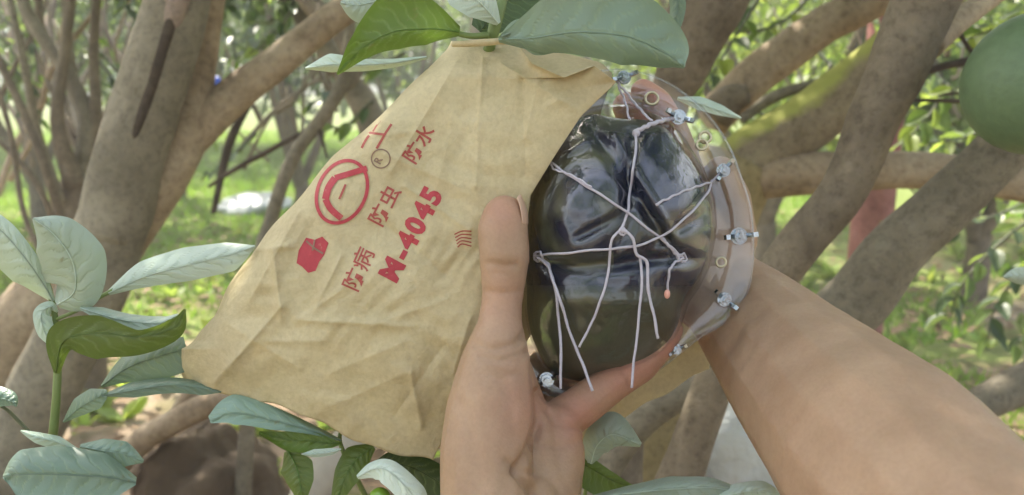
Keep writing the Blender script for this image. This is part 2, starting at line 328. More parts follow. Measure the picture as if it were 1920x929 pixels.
def crown(parent, center, rad, ntw, per, size, mat, seed=0, twig=.16, hollow=.35, name='crown'):
    P, D, Nn, u = crown_pts(center, rad, ntw, per, hollow, twig, seed)
    return link(name, leaves_mesh(name, P, D, Nn, size * (.6 + .6 * u)), M[mat], parent, kind='stuff')
def wtube(name, pts, rads, mat, parent, seg=10, n=24, seed=0, bump_=.06, **kw):
    q = catmull(np.c_[np.array(pts, float), np.array(rads, float)], n); V, F = tube_arrays(q[:, :3], np.maximum(q[:, 3], .0004), seg, bump_, 10, seed)
    return link(name, from_quads(name, V, F), M[mat], parent, **kw)

def orchard_tree(px, dist, cz, rad, ntw, per, size, mat, label, seed, stems=4, bm='bark_brown', group='orchard trees standing behind the hands', sr=.05):
    b = Vector(((px - 960) / FPX * dist, dist, 0)); t = thing('orchard_tree', label, 'tree', b, group)
    rr = random.Random(seed); wtube('trunk', [b + Vector((0, 0, -.05)), b + Vector((.02, 0, .25)), b + Vector((0, .02, .5))], [sr * 1.7, sr * 1.4, sr * 1.25], bm, t, 12, 10, seed)
    for k in range(stems):
        a = 6.28 * k / stems + rr.random(); s = .35 + .5 * rr.random()
        wtube('limb', [b + Vector((0, 0, .35)), b + Vector((math.cos(a) * s * .35, math.sin(a) * s * .35, .85)), b + Vector((math.cos(a) * s, math.sin(a) * s, cz)), b + Vector((math.cos(a) * s * 1.7, math.sin(a) * s * 1.7, cz + rad[2] * .7))],
              [sr, sr * .7, sr * .5, sr * .2], bm, t, 9, 18, seed + k)
    crown(t, (b.x, b.y, cz), rad, ntw, per, size, mat, seed); return t
LT = [
 (60, 7.2, 2.0, (1.5, 1.2, .95), 620, 7, .11, 'leaf', 'leafy orchard tree behind the thin dark stems at far left', 1),
 (330, 8.8, 2.35, (1.7, 1.3, 1.2), 620, 7, .11, 'leaf', 'orchard tree beyond the grass, behind the grey forked trunk', 2),
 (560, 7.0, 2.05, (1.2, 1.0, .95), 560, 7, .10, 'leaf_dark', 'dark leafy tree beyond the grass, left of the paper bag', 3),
 (760, 9.5, 2.4, (1.8, 1.3, 1.2), 480, 7, .11, 'leaf', 'orchard tree mostly hidden behind the paper bag', 4),
 (1180, 7.8, 2.1, (1.7, 1.3, 1.3), 520, 7, .11, 'leaf', 'orchard tree behind the clear plastic mould', 5),
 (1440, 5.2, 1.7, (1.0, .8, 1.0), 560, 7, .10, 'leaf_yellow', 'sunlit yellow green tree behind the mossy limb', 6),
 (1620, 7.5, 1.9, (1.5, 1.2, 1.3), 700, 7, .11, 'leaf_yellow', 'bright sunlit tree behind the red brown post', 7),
 (1850, 4.6, 1.55, (.80, .7, .78), 620, 7, .095, 'leaf', 'low leafy tree at right above the sunlit path', 8),
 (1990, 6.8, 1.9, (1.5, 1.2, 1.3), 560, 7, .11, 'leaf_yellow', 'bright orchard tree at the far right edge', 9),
 (-220, 5.6, 1.9, (1.3, 1.1, 1.0), 420, 7, .10, 'leaf', 'orchard tree at the left edge of the view', 10),
]
for a in LT: orchard_tree(*a)
def forest():
    Ps = []; r = np.random.default_rng(5)
    for k in range(46):
        a = -1.0 + 2.0 * k / 45; dist = 13 + 5 * r.random(); P, D, Nn, u = crown_pts((math.sin(a) * dist * 1.25, math.cos(a) * dist, 2.3 + .6 * r.random()), (2.0, 1.6, 1.9), 170, 6, .3, .3, 50 + k)
        Ps.append((P, D, Nn, u))
    P, D, Nn, u = [np.concatenate(x) for x in zip(*Ps)]
    return link('distant_orchard', leaves_mesh('distant_orchard', P, D, Nn, .24 * (.7 + .6 * u)), M['leaf'], kind='stuff', label='far rows of green orchard trees closing the view behind the grass', category='trees')
forest()
def far_hill():
    a = np.linspace(-1.35, 1.35, 80); V = []; F = []
    for i, x in enumerate(a):
        for j, (d, z) in enumerate(((60, -.2), (75, 9), (95, 15), (140, 17))):
            V.append((math.sin(x) * d, math.cos(x) * d, z + (1.6 * math.sin(x * 7 + j) + math.sin(x * 19)) * (j > 0)))
    for i in range(79):
        for j in range(3): F.append((i * 4 + j, (i + 1) * 4 + j, (i + 1) * 4 + j + 1, i * 4 + j + 1))
    link('hill', from_quads('hill', V, F), simple('wooded_hill', (.06, .10, .04), .9, var=.5, nscale=.6, bmp=1., bd=.5), kind='structure')
far_hill()

# grass and litter
def grass():
    r = np.random.default_rng(3); n = 130000
    y = 2.6 + 17 * r.random(n) ** 1.1; x = (r.random(n) - .5) * 1.7 * y
    m = noise3(np.stack([x, y, 0 * x], -1), .8, 3, 9)
    px = 960 + x / y * FPX
    dens = np.where(px < 900, np.clip((y - 3.8) / 1.2, 0, 1) * (m > -.45), (m > .05) * .9)
    keep = r.random(n) < dens; x, y = x[keep], y[keep]; n = len(x)
    h = .035 + .05 * r.random(n); a = r.random(n) * 6.28; lean = (r.normal(size=(n, 2)) * .03); wd = .004 + .003 * r.random(n) + .0008 * y
    base = np.stack([x, y, 0 * x - .01], -1); side = np.stack([np.cos(a), np.sin(a), 0 * a], -1) * wd[:, None]
    tip = base + np.stack([lean[:, 0], lean[:, 1], h], -1)
    V = np.stack([base - side, base + side, tip], 1).reshape(-1, 3); F = np.arange(3 * n).reshape(-1, 3)
    link('grass', mesh_np('grass', V, F, False), M['grass'], kind='stuff', label='short bright grass growing under the orchard trees', category='grass')
    n = 2600; y = 1.8 + 6 * r.random(n); x = (r.random(n) - .5) * 1.6 * y
    P = np.stack([x, y, .03 + .02 * r.random(n)], -1); D = r.normal(size=(n, 3)) * np.array([1, 1, .15]); Nn = np.array([0, 0, 1.]) + .3 * r.normal(size=(n, 3))
    link('leaf_litter', leaves_mesh('leaf_litter', P, D, Nn, .05 + .05 * r.random(n)), M['litter'], kind='stuff', label='dry brown fallen leaves scattered on the soil', category='fallen leaves')
    # low weeds with broad leaves
    n = 260; y = 2.4 + 4.5 * r.random(n); x = (r.random(n) - .5) * 1.5 * y; k = 9
    C = np.repeat(np.stack([x, y, 0 * x], -1), k, 0); D = r.normal(size=(n * k, 3)); D[:, 2] = abs(D[:, 2]) * .8 + .5
    link('weeds', leaves_mesh('weeds', C, D, np.array([0, 0, 1.]) + .3 * r.normal(size=(n * k, 3)), .06 + .07 * r.random(n * k)), M['leaf_yellow'], kind='stuff', label='low broad leaved weeds sprouting from the bare soil', category='weeds')
grass()

# ------------------------------------------------------------------ nearer trees: trunks and limbs
def base_at(px, d): return Vector(((px - 960) / FPX * d, d, 0))
# grey forked tree at left
tl = thing('forked_tree', 'grey forked pomelo trunk with a dark crack, behind the pale leaves at left', 'tree', base_at(-60, 1.75))
limb('trunk', [(-160, 1500, 1.75, 250), (-60, 1130, 1.72, 230), (20, 870, 1.68, 150), (98, 700, 1.66, 122), (168, 560, 1.64, 122), (208, 430, 1.62, 126), (238, 330, 1.62, 126)], M['bark_grey'], tl, 50, 28, seed=3)
limb('limb', [(208, 440, 1.62, 122), (242, 300, 1.60, 124), (276, 190, 1.58, 124), (318, 50, 1.56, 118), (352, -90, 1.55, 114)], M['bark_grey'], tl, 44, 28, seed=1)
limb('limb', [(170, 540, 1.70, 90), (240, 430, 1.69, 100), (300, 330, 1.68, 106), (345, 250, 1.68, 92), (372, 130, 1.68, 62), (398, 0, 1.68, 46), (412, -90, 1.68, 42)], M['bark_tan'], tl, 44, 24, seed=5)
limb('limb', [(310, 310, 1.69, 70), (380, 235, 1.69, 74), (450, 170, 1.70, 68), (540, 100, 1.71, 60), (625, 35, 1.72, 54), (740, -40, 1.73, 50)], M['bark_tan'], tl, 40, 22, seed=6)
limb('limb', [(-180, 1350, 1.9, 150), (-110, 900, 1.9, 150), (0, 690, 1.88, 145), (85, 570, 1.86, 130), (170, 430, 1.84, 70)], M['bark_tan'], tl, 34, 22, seed=8)
limb('crack', [(245, 285, 1.546, 6), (258, 240, 1.532, 16), (282, 170, 1.526, 24), (302, 105, 1.515, 22), (318, 50, 1.508, 22), (334, -20, 1.503, 14)], M['bark_dark'], tl, 20, 10, label='dark hollow crack in the grey bark')
limb('cut_stub', [(314, 66, 1.520, 14), (321, 46, 1.516, 34), (331, 12, 1.512, 42), (342, -40, 1.508, 42)], bark('bark_scar', (.22, .16, .13), (.31, .24, .20), (.37, .30, .25)), tl, 12, 14, label='pinkish pruned stub at the top of the crack')
# twigs in the middle left (from the same tree's far side)
tm = thing('bare_sapling', 'thin bare grey sapling between the grey trunk and the paper bag', 'tree', base_at(470, 2.4))
limb('trunk', [(440, 1200, 2.4, 34), (480, 560, 2.2, 28), (512, 400, 2.2, 26), (548, 300, 2.2, 26), (600, 225, 2.2, 26), (640, 160, 2.2, 26), (655, 60, 2.2, 22), (650, -60, 2.2, 18)], M['bark_grey'], tm, 44, 12, .09)
limb('limb', [(392, 350, 2.6, 7), (440, 318, 2.5, 10), (500, 285, 2.4, 11), (575, 245, 2.2, 9)], M['bark_dark'], tm, 20, 8)
limb('limb', [(598, 235, 2.2, 8), (606, 270, 2.2, 6), (614, 298, 2.2, 4)], M['bark_dark'], tm, 10, 8)
limb('limb', [(640, 170, 2.2, 20), (665, 130, 2.3, 34), (640, 60, 2.4, 40), (585, 10, 2.5, 40), (540, -60, 2.6, 40)], M['bark_brown'], tm, 24, 12)
limb('limb', [(400, 400, 2.9, 10), (430, 270, 2.9, 18), (470, 190, 2.9, 14), (520, 110, 3.0, 10)], M['bark_dark'], tm, 20, 8)
tk = thing('young_tree', 'brown trunk leaning behind the upper left edge of the paper bag', 'tree', base_at(780, 2.9))
limb('trunk', [(800, 1000, 2.9, 60), (760, 500, 2.9, 60), (700, 240, 2.9, 56), (655, 150, 2.9, 50), (600, 70, 2.9, 46), (530, -30, 2.9, 44)], M['bark_grey'], tk, 36, 14)
crown(tk, (-1.1, 3.1, 1.9), (.6, .5, .35), 120, 7, .09, 'leaf_dark', 71)
# multi-stemmed shrub tree at far left
ts = thing('many_stemmed_tree', 'dark multi stemmed tree behind the grey trunk at far left', 'tree', base_at(150, 3.3))
limb('trunk', [(165, 760, 3.3, 80), (150, 560, 3.3, 74), (140, 430, 3.3, 72), (150, 330, 3.3, 62)], M['bark_brown'], ts, 24, 16)
for k, p in enumerate([
    [(150, 350, 3.3, 46), (165, 230, 3.3, 34), (120, 130, 3.3, 28), (60, 40, 3.3, 24), (20, -60, 3.3, 20)],
    [(155, 350, 3.3, 40), (178, 210, 3.3, 24), (176, 100, 3.3, 18), (184, -60, 3.3, 16)],
    [(140, 350, 3.25, 40), (108, 230, 3.2, 26), (120, 110, 3.2, 20), (140, -60, 3.2, 18)],
    [(110, 380, 3.2, 26), (70, 250, 3.15, 18), (45, 120, 3.1, 14), (10, -40, 3.1, 13)],
    [(130, 470, 3.1, 24), (90, 330, 3.0, 17), (40, 200, 3.0, 15), (-30, 60, 3.0, 14)],
    [(165, 330, 3.35, 26), (150, 180, 3.4, 18), (80, 60, 3.4, 15), (70, -60, 3.4, 14)],
    [(160, 330, 3.4, 24), (185, 240, 3.4, 22), (140, 150, 3.4, 17), (115, -50, 3.4, 14)],
    [(140, 560, 2.9, 20), (105, 430, 2.85, 13), (60, 330, 2.8, 11), (-40, 230, 2.8, 10)],
    [(100, 520, 2.7, 12), (45, 400, 2.7, 10), (20, 250, 2.7, 10), (-20, 120, 2.7, 9)]]):
    limb('limb', p, M['bark_brown' if k % 3 else 'bark_grey'], ts, 24, 10, .08, seed=k)
crown(ts, (-1.6, 3.7, 2.1), (.9, .6, .45), 220, 7, .09, 'leaf', 72)

# tangle of thin twigs on the shrub tree and the sapling
_r = random.Random(77)
for k in range(26):
    x0, y0, d0 = _r.uniform(-20, 330), _r.uniform(180, 420), _r.uniform(3.3, 4.6); dx = _r.uniform(-150, 150)
    w_ = _r.uniform(6, 15); limb('twig', [(x0, y0, d0, w_), (x0 + dx * .3 + _r.uniform(-20, 20), y0 - 90, d0, w_ * .9), (x0 + dx * .7 + _r.uniform(-30, 30), y0 - 200, d0 + .1, w_ * .7), (x0 + dx, y0 - 340, d0 + .2, w_ * .5)], M[_r.choice(['bark_brown', 'bark_grey', 'bark_tan'])], ts, 16, 7, .1, seed=k)
for k in range(16):
    x0, y0, d0 = _r.uniform(400, 640), _r.uniform(120, 330), _r.uniform(2.8, 4.2); dx = _r.uniform(-170, 200)
    w_ = _r.uniform(5, 11); limb('twig', [(x0, y0, d0, w_), (x0 + dx * .4, y0 - 50 + _r.uniform(-30, 30), d0, w_ * .8), (x0 + dx, y0 - 150, d0 + .1, w_ * .5)], M[_r.choice(['bark_brown', 'bark_grey'])], tm, 14, 7, .1, seed=k)

# crossing tree at right (near)
tr_ = thing('crossing_tree', 'two grey limbs crossing at right, in front of the horizontal limb and behind the forearm', 'tree', base_at(1060, 1.6))
limb('trunk', [(1010, 2000, 1.35, 150), (1010, 1500, 1.33, 130), (1040, 1080, 1.30, 105), (1110, 900, 1.28, 90), (1180, 800, 1.26, 78), (1260, 740, 1.25, 76), (1340, 712, 1.25, 84), (1470, 662, 1.25, 100), (1585, 585, 1.25, 118), (1672, 478, 1.22, 110), (1760, 396, 1.19, 106), (1860, 304, 1.16, 98), (1960, 206, 1.13, 96), (2080, 90, 1.1, 100)], M['bark_grey'], tr_, 90, 24, .04, seed=12)
limb('limb', [(1100, 1500, 1.28, 110), (1190, 1100, 1.2, 100), (1262, 930, 1.18, 86), (1310, 800, 1.15, 76), (1352, 690, 1.13, 76), (1428, 556, 1.12, 80), (1506, 450, 1.10, 84), (1586, 350, 1.08, 86), (1642, 220, 1.06, 94), (1692, 110, 1.05, 110), (1738, 0, 1.04, 120), (1775, -110, 1.03, 128)], M['bark_brown'], tr_, 84, 24, .05, seed=13)
limb('limb', [(1740, 90, 1.08, 50), (1790, 45, 1.14, 46), (1850, 0, 1.2, 42), (1930, -60, 1.26, 40)], M['bark_tan'], tr_, 18, 14, seed=14)
# mossy tree behind
tb = thing('mossy_tree', 'pomelo tree with yellow green moss on its slanting limb, behind the plastic mould', 'tree', base_at(1170, 2.1))
limb('trunk', [(1150, 1400, 2.0, 250), (1180, 1000, 1.95, 240), (1215, 760, 1.9, 235), (1262, 560, 1.85, 225), (1330, 400, 1.8, 190), (1390, 300, 1.78, 140)], M['bark_olive'], tb, 50, 28, seed=21)
limb('limb', [(1340, 390, 1.8, 130), (1410, 300, 1.77, 116), (1490, 245, 1.74, 110), (1580, 180, 1.71, 106), (1660, 110, 1.68, 98), (1740, 20, 1.66, 92), (1800, -70, 1.65, 90)], M['bark_moss'], tb, 46, 26, .05, seed=22, label='thick slanting limb edged with yellow green moss')
limb('limb', [(1330, 350, 1.78, 90), (1430, 330, 1.75, 88), (1540, 325, 1.72, 80), (1660, 320, 1.7, 72), (1780, 326, 1.68, 68), (1900, 345, 1.66, 62), (2020, 370, 1.64, 60)], M['bark_tan'], tb, 40, 22, .05, seed=23)
limb('limb', [(1330, 230, 1.9, 70), (1400, 155, 1.88, 76), (1470, 100, 1.86, 76), (1550, 45, 1.84, 72), (1640, 0, 1.82, 68), (1740, -50, 1.8, 64)], M['bark_tan'], tb, 36, 20, .05, seed=24)
limb('limb', [(1390, 225, 1.8, 18), (1450, 182, 1.78, 22), (1520, 160, 1.76, 20), (1600, 145, 1.75, 16)], M['bark_grey'], tb, 22, 12, .12, seed=25)
limb('limb', [(1340, 215, 1.86, 66), (1370, 186, 1.84, 60), (1402, 176, 1.82, 36)], M['bark_brown'], tb, 14, 16, seed=26, label='broken brown stub')
# dark limb at top centre right
td = thing('dark_limbed_tree', 'dark brown limb rising beside the large top leaf, right of the mould', 'tree', base_at(1180, 1.6))
limb('trunk', [(1130, 1800, 1.55, 130), (1150, 900, 1.5, 110), (1200, 480, 1.45, 90), (1250, 215, 1.40, 76), (1280, 130, 1.38, 96), (1310, 50, 1.36, 126), (1335, -20, 1.35, 146), (1360, -120, 1.35, 150)], M['bark_brown'], td, 60, 24, .04, seed=31)
# thin branches on the right
tt = thing('thin_branched_tree', 'thin bare branches reaching in from the right edge between bright leaves', 'tree', base_at(2150, 2.0))
limb('trunk', [(2160, 1200, 2.0, 60), (2150, 600, 2.0, 50), (2120, 300, 2.0, 44), (2080, 60, 2.0, 36), (2050, -60, 2.0, 30)], M['bark_brown'], tt, 30, 12)
limb('limb', [(2120, 150, 1.98, 20), (1980, 130, 1.95, 18), (1860, 112, 1.92, 17), (1790, 120, 1.9, 16), (1745, 132, 1.9, 14), (1705, 148, 1.9, 9)], M['bark_dark'], tt, 26, 10)
limb('limb', [(2120, 230, 1.98, 14), (1960, 200, 1.95, 10), (1800, 190, 1.9, 9), (1690, 188, 1.9, 6)], M['bark_dark'], tt, 22, 8)
limb('limb', [(2080, 60, 2.0, 12), (1960, 100, 1.95, 9), (1860, 160, 1.9, 7), (1760, 180, 1.88, 5)], M['bark_dark'], tt, 20, 8)
limb('limb', [(1860, 140, 1.9, 9), (1800, 60, 1.9, 9), (1830, -10, 1.9, 9), (1870, -60, 1.9, 9)], M['bark_dark'], tt, 20, 8)
for k in range(14):
    x0, y0, d0 = _r.uniform(1450, 1900), _r.uniform(60, 330), _r.uniform(2.6, 4.0); dx = _r.uniform(-200, 120); w_ = _r.uniform(5, 12)
    limb('twig', [(x0, y0, d0, w_), (x0 + dx * .4, y0 - 40 + _r.uniform(-30, 30), d0, w_ * .8), (x0 + dx, y0 - 130 + _r.uniform(-60, 60), d0 + .1, w_ * .5)], M[_r.choice(['bark_brown', 'bark_grey'])], tt, 14, 7, .1, seed=k)
limb('red_tip', [(1745, 118, 1.88, 4), (1728, 132, 1.88, 9), (1708, 142, 1.88, 6)], simple('red_tape', (.55, .06, .06), .5), tt, 8, 8, label='small red tape on the twig')
# low limb bottom right
tq = thing('low_limbed_tree', 'thick grey limb entering low at the right edge beside the forearm', 'tree', base_at(2300, 1.7))
limb('trunk', [(2320, 1600, 1.7, 120), (2260, 900, 1.65, 110), (2150, 640, 1.6, 96), (2020, 680, 1.6, 84), (1910, 725, 1.6, 72), (1820, 768, 1.6, 62), (1740, 800, 1.62, 50), (1640, 840, 1.64, 30)], M['bark_grey'], tq, 40, 20, seed=33)
# red-brown post
def post():
    b = gpt(1612, 655); d = (b - CAM) @ FWD; t = thing('painted_post', 'red brown painted post standing behind the crossing limbs', 'post', (b.x, b.y, 0))
    r = 36 / FPX * d; zs = np.linspace(-.1, 2.6, 26); P = np.stack([np.full(26, b.x), np.full(26, b.y), zs], -1)
    V, F = tube_arrays(P, np.full(26, r), 22, .02, 8, 3); link('shaft', from_quads('shaft', V, F), M['paint_red'], t)
    P = np.array([[b.x, b.y, z] for z in (1.18, 1.185, 1.22, 1.225)]); V, F = tube_arrays(P, [r * .95, r * 1.06, r * 1.06, r * .95], 22); link('collar', from_quads('collar', V, F), M['bark_dark'], t)
post()

# ------------------------------------------------------------------ separately built leaves on nearer sprays
def leaf_proto(name, mat, bend, wid=.24, fold=.1, twist=0.):
    nu, nv = 9, 4; V = []; F = []
    for i in range(nu):
        s = i / (nu - 1); w_ = wid * (math.sin(math.pi * min(1, s ** .85)) ** .8) + .004
        for j in range(nv + 1):
            q = (j / nv - .5) * 2; a = twist * s
            x, z = q * w_, abs(q) * fold * w_ * 2 - bend * s * s + .012 * math.sin(s * 9 + q * 2)
            V.append((x * math.cos(a) - z * math.sin(a) * 0, s, z + x * math.sin(a)))
    for i in range(nu - 1):
        for j in range(nv):
            k = i * (nv + 1) + j; F.append((k, k + 1, k + nv + 2, k + nv + 1))
    me = from_quads(name, V, F); me.materials.append(M[mat]); return me
PROTO = {m: [leaf_proto('leaf', m, b, wd, f, tw) for b, wd, f, tw in ((.12, .25, .25, .2), (.25, .23, .15, -.3), (.05, .27, .35, .5))] for m in ('leaf', 'leaf_dark', 'leaf_yellow', 'leaf_near')}
def spray(parent, pts, n, size, mats, seed, spread=.05, width=8):
    """a twig of separate leaves; pts = (px,py,depth)"""
    r = random.Random(seed); q = catmull(np.array(pts, float), 30); P = at_np(q[:, 0], q[:, 1], q[:, 2])
    rad = np.linspace(width, width * .3, 30) * .5 / FPX * q[:, 2]; V, F = tube_arrays(P, rad, 7); link('twig', from_quads('twig', V, F), M['stem_dark'], parent)
    for k in range(n):
        i = 3 + int((k / max(1, n - 1)) * 25); p = Vector(P[i]); tdir = (Vector(P[min(29, i + 1)]) - Vector(P[i - 1])).normalized()
        side = tdir.cross(Vector((0, 0, 1))).normalized() * (1 if k % 2 else -1)
        d = (tdir * (.5 + .5 * r.random()) + side * (.5 + .6 * r.random()) + Vector((0, 0, r.uniform(-.7, .35)))).normalized()
        nn = Vector((r.gauss(0, .35), r.gauss(0, .35) - .25, 1)); x = d.cross(nn).normalized(); z = x.cross(d)
        s = size * r.uniform(.65, 1.15); mt = Matrix((x, d, z)).transposed().to_4x4(); mt.translation = p
        o = bpy.data.objects.new('leaf', r.choice(PROTO[r.choice(mats)])); COL.objects.link(o); o.parent = parent
        o.matrix_basis = Matrix.Translation(-parent.location) @ mt @ Matrix.Scale(s, 4)
sp = thing('leafy_branch', 'leafy green twigs between the dark limb and the slanting limbs at upper right', 'branch', at(1400, 60, 2.0))
for k, a in enumerate([
    ([(1460, -60, 2.1), (1410, 20, 2.05), (1360, 100, 2.0), (1320, 170, 2.0)], 12, .085), ([(1540, -30, 2.2), (1470, 40, 2.15), (1400, 60, 2.1), (1330, 50, 2.1)], 12, .085),
    ([(1520, 260, 2.4), (1440, 220, 2.3), (1370, 190, 2.2), (1310, 200, 2.2)], 10, .08), ([(1560, 120, 2.3), (1520, 190, 2.3), (1470, 250, 2.3)], 8, .08)]):
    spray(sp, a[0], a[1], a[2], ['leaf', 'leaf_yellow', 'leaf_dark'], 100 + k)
sp = thing('leafy_branch', 'bright leafy twigs around the thin bare branches at the upper right edge', 'branch', at(1850, 60, 2.2))
for k, a in enumerate([
    ([(2000, -40, 2.2), (1920, 30, 2.1), (1850, 60, 2.05), (1770, 90, 2.0)], 14, .09), ([(2050, 60, 2.3), (1950, 110, 2.3), (1860, 150, 2.3), (1780, 170, 2.3)], 12, .08),
    ([(1990, 180, 2.5), (1880, 230, 2.4), (1800, 260, 2.4), (1740, 270, 2.4)], 12, .08), ([(1900, -40, 2.4), (1820, 20, 2.3), (1760, 60, 2.3)], 10, .08), ([(1780, 160, 2.4), (1740, 220, 2.4), (1690, 270, 2.4)], 8, .08)]):
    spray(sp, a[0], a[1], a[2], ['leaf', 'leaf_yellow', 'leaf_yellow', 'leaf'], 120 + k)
sp = thing('leafy_branch', 'drooping shaded leaves below the right limb, above the sunlit path', 'branch', at(1850, 430, 2.5))
for k, a in enumerate([
    ([(2000, 380, 2.4), (1920, 420, 2.4), (1850, 480, 2.4), (1800, 540, 2.4), (1780, 600, 2.4)], 16, .085), ([(2020, 460, 2.6), (1930, 500, 2.5), (1870, 570, 2.5), (1850, 640, 2.5)], 16, .085),
    ([(2000, 330, 2.7), (1880, 400, 2.6), (1780, 430, 2.6), (1700, 490, 2.6)], 14, .08), ([(2050, 560, 2.6), (1960, 600, 2.6), (1900, 650, 2.6)], 9, .08), ([(1960, 300, 2.9), (1860, 350, 2.9), (1740, 390, 2.8), (1670, 420, 2.8)], 14, .08)]):
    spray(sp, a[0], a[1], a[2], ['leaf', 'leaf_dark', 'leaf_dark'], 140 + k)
sp = thing('leafy_branch', 'small leaves hanging between the grey trunk and the bag, beyond the bare sapling', 'branch', at(560, 80, 2.6))
for k, a in enumerate([([(760, 100, 2.6), (700, 130, 2.6), (640, 170, 2.6), (580, 200, 2.6)], 12, .075), ([(560, -40, 2.8), (540, 30, 2.8), (500, 80, 2.8), (450, 110, 2.8)], 12, .075), ([(700, 190, 2.5), (640, 240, 2.5), (590, 215, 2.5)], 8, .07), ([(480, 250, 3.0), (430, 300, 3.0), (390, 330, 3.0)], 8, .07)]):
    spray(sp, a[0], a[1], a[2], ['leaf', 'leaf_dark', 'leaf_near'], 160 + k)

sp = thing('leafy_branch', 'pale leafy twigs behind the dark stems at the upper left corner', 'branch', at(100, 60, 3.2))
for k in range(9):
    x0, y0 = _r.uniform(-40, 420), _r.uniform(-20, 190); spray(sp, [(x0 - 60, y0 - 70, 3.6), (x0, y0, 3.5), (x0 + 50, y0 + 50, 3.5), (x0 + 60, y0 + 110, 3.5)], 9, .085, ['leaf', 'leaf_near', 'leaf_dark'], 200 + k)
sp = thing('leafy_branch', 'light green leafy twigs filling the gap above the horizontal limb', 'branch', at(1500, 60, 3.0))
for k in range(8):
    x0, y0 = _r.uniform(1400, 1900), _r.uniform(-20, 420); spray(sp, [(x0 - 60, y0 - 60, 3.4), (x0, y0, 3.3), (x0 + 50, y0 + 40, 3.3), (x0 + 70, y0 + 90, 3.3)], 10, .09, ['leaf', 'leaf_yellow'], 230 + k)
# unseen canopy of the overhead trees, placed to keep the sun off the foreground
crown(tl, (-1.3, 2.2, 2.75), (1.5, 1.5, .6), 520, 8, .11, 'leaf', 81, twig=.25)
crown(tb, (.2, 1.9, 2.7), (1.2, 1.4, .6), 700, 8, .11, 'leaf', 82, twig=.25)
crown(tr_, (1.1, 1.6, 2.6), (1.3, 1.4, .6), 800, 8, .11, 'leaf', 83, twig=.25)

crown(tr_, (.9, -1.4, 2.9), (1.6, 1.1, .55), 230, 8, .11, 'leaf', 84, twig=.25)  # unseen crowns behind the camera, added to break up the shell's reflections
crown(tl, (-1.5, -1.2, 2.9), (1.5, 1.1, .55), 230, 8, .11, 'leaf', 85, twig=.25)
# ------------------------------------------------------------------ things on the ground
def lump(name, c, rad, mat, parent=None, amp=.18, sc=6, seed=0, nu=40, nv=24, **kw):
    th = np.linspace(0, 2 * math.pi, nu, endpoint=False); ph = np.linspace(0.02, math.pi - .02, nv)
    T, P_ = np.meshgrid(th, ph); D = np.stack([np.cos(T) * np.sin(P_), np.sin(T) * np.sin(P_), np.cos(P_)], -1)
    k = 1 + amp * noise3(D.reshape(-1, 3), sc / 3, 4, seed).reshape(T.shape); V = np.array(c) + D * k[..., None] * np.array(rad)
    i, j = np.meshgrid(np.arange(nv - 1), np.arange(nu), indexing='ij'); j2 = (j + 1) % nu
    F = np.stack([(i + 1) * nu + j, (i + 1) * nu + j2, i * nu + j2, i * nu + j], -1).reshape(-1, 4)
    return link(name, mesh_np(name, V.reshape(-1, 3), F), mat, parent, **kw)
g = gpt(395, 960); lump('soil_mound', (g.x, g.y, .02), (.23, .18, .25), M['clod'], amp=.35, sc=7, seed=4, nu=80, nv=50, label='dark brown clod of roots and soil below the bag at bottom left', category='soil mound')
g = gpt(480, 392); lump('white_sack', (g.x, g.y, .04), (.34, .4, .12), M['white_sack'], amp=.25, seed=5, label='white sack lying flat on the grass, left of the bag', category='sack')
def litter_bag():
    g = gpt(1375, 905); o = lump('feed_sack', (g.x, g.y, .12), (.19, .17, .30), M['white_sack'], amp=.16, seed=9, nu=60, nv=40, label='pale grey white plastic sack behind the lower limb and forearm', category='sack')
    return o
litter_bag()
g = gpt(1200, 935); lump('cloth_bundle', (g.x, g.y, .05), (.17, .13, .22), M['navy'], amp=.22, seed=12, label='dark navy bundle under the lower grey limb', category='bundle')
bb = thing('blue_bag', 'small blue plastic bag hanging beyond the fork of the grey tree', 'plastic bag', at(406, 160, 4.5))
lump('bag_body', at(406, 162, 4.5), (.045, .035, .055), M['blue'], bb, amp=.15, seed=3)
wtube('tie', [at(407, 145, 4.5), at(410, 110, 4.5), at(418, 60, 4.5)], [.006, .004, .004], 'stem_dark', bb, 7, 12)
fb = thing('fallen_branch', 'pale bare branch rising from the soil mound behind the left leaves', 'branch', gpt(300, 900))
limb('stem', [(190, 900, 2.35, 56), (250, 838, 2.3, 50), (320, 795, 2.25, 48), (385, 760, 2.2, 50), (450, 735, 2.15, 40)], M['bark_tan'], fb, 26, 16, .06)
limb('fork', [(325, 790, 2.26, 34), (348, 750, 2.24, 28), (372, 722, 2.22, 26), (420, 700, 2.2, 22)], M['bark_tan'], fb, 16, 14)
tg = thing('slender_tree', 'pale grey trunk seen below the bag between the small green leaves', 'tree', base_at(590, 2.0))
limb('trunk', [(560, 1300, 1.9, 120), (585, 960, 1.85, 100), (640, 860, 1.8, 84), (720, 760, 1.78, 70), (800, 640, 1.75, 60), (860, 400, 1.8, 50), (900, 100, 1.9, 44), (910, -80, 1.9, 40)], simple('pale_bark', (.36, .33, .28), .85, var=.2, nscale=30, bmp=.4), tg, 36, 18)

# hanging pomelo at right
def hanging():
    d = .95; c = at(1948, 158, d); r = 131 / FPX * d; t = thing('hanging_pomelo', 'green pomelo hanging at the right edge above the grey limb', 'pomelo', at(1960, 30, d))
    lump('rind', c, (r, r, r * 1.02), M['pomelo'], t, amp=.03, sc=3, nu=64, nv=40)
    wtube('stalk', [at(1955, 30, d), at(1965, -40, d), at(1990, -120, d)], [.004, .0035, .004], 'stem', t, 8, 12)
hanging()

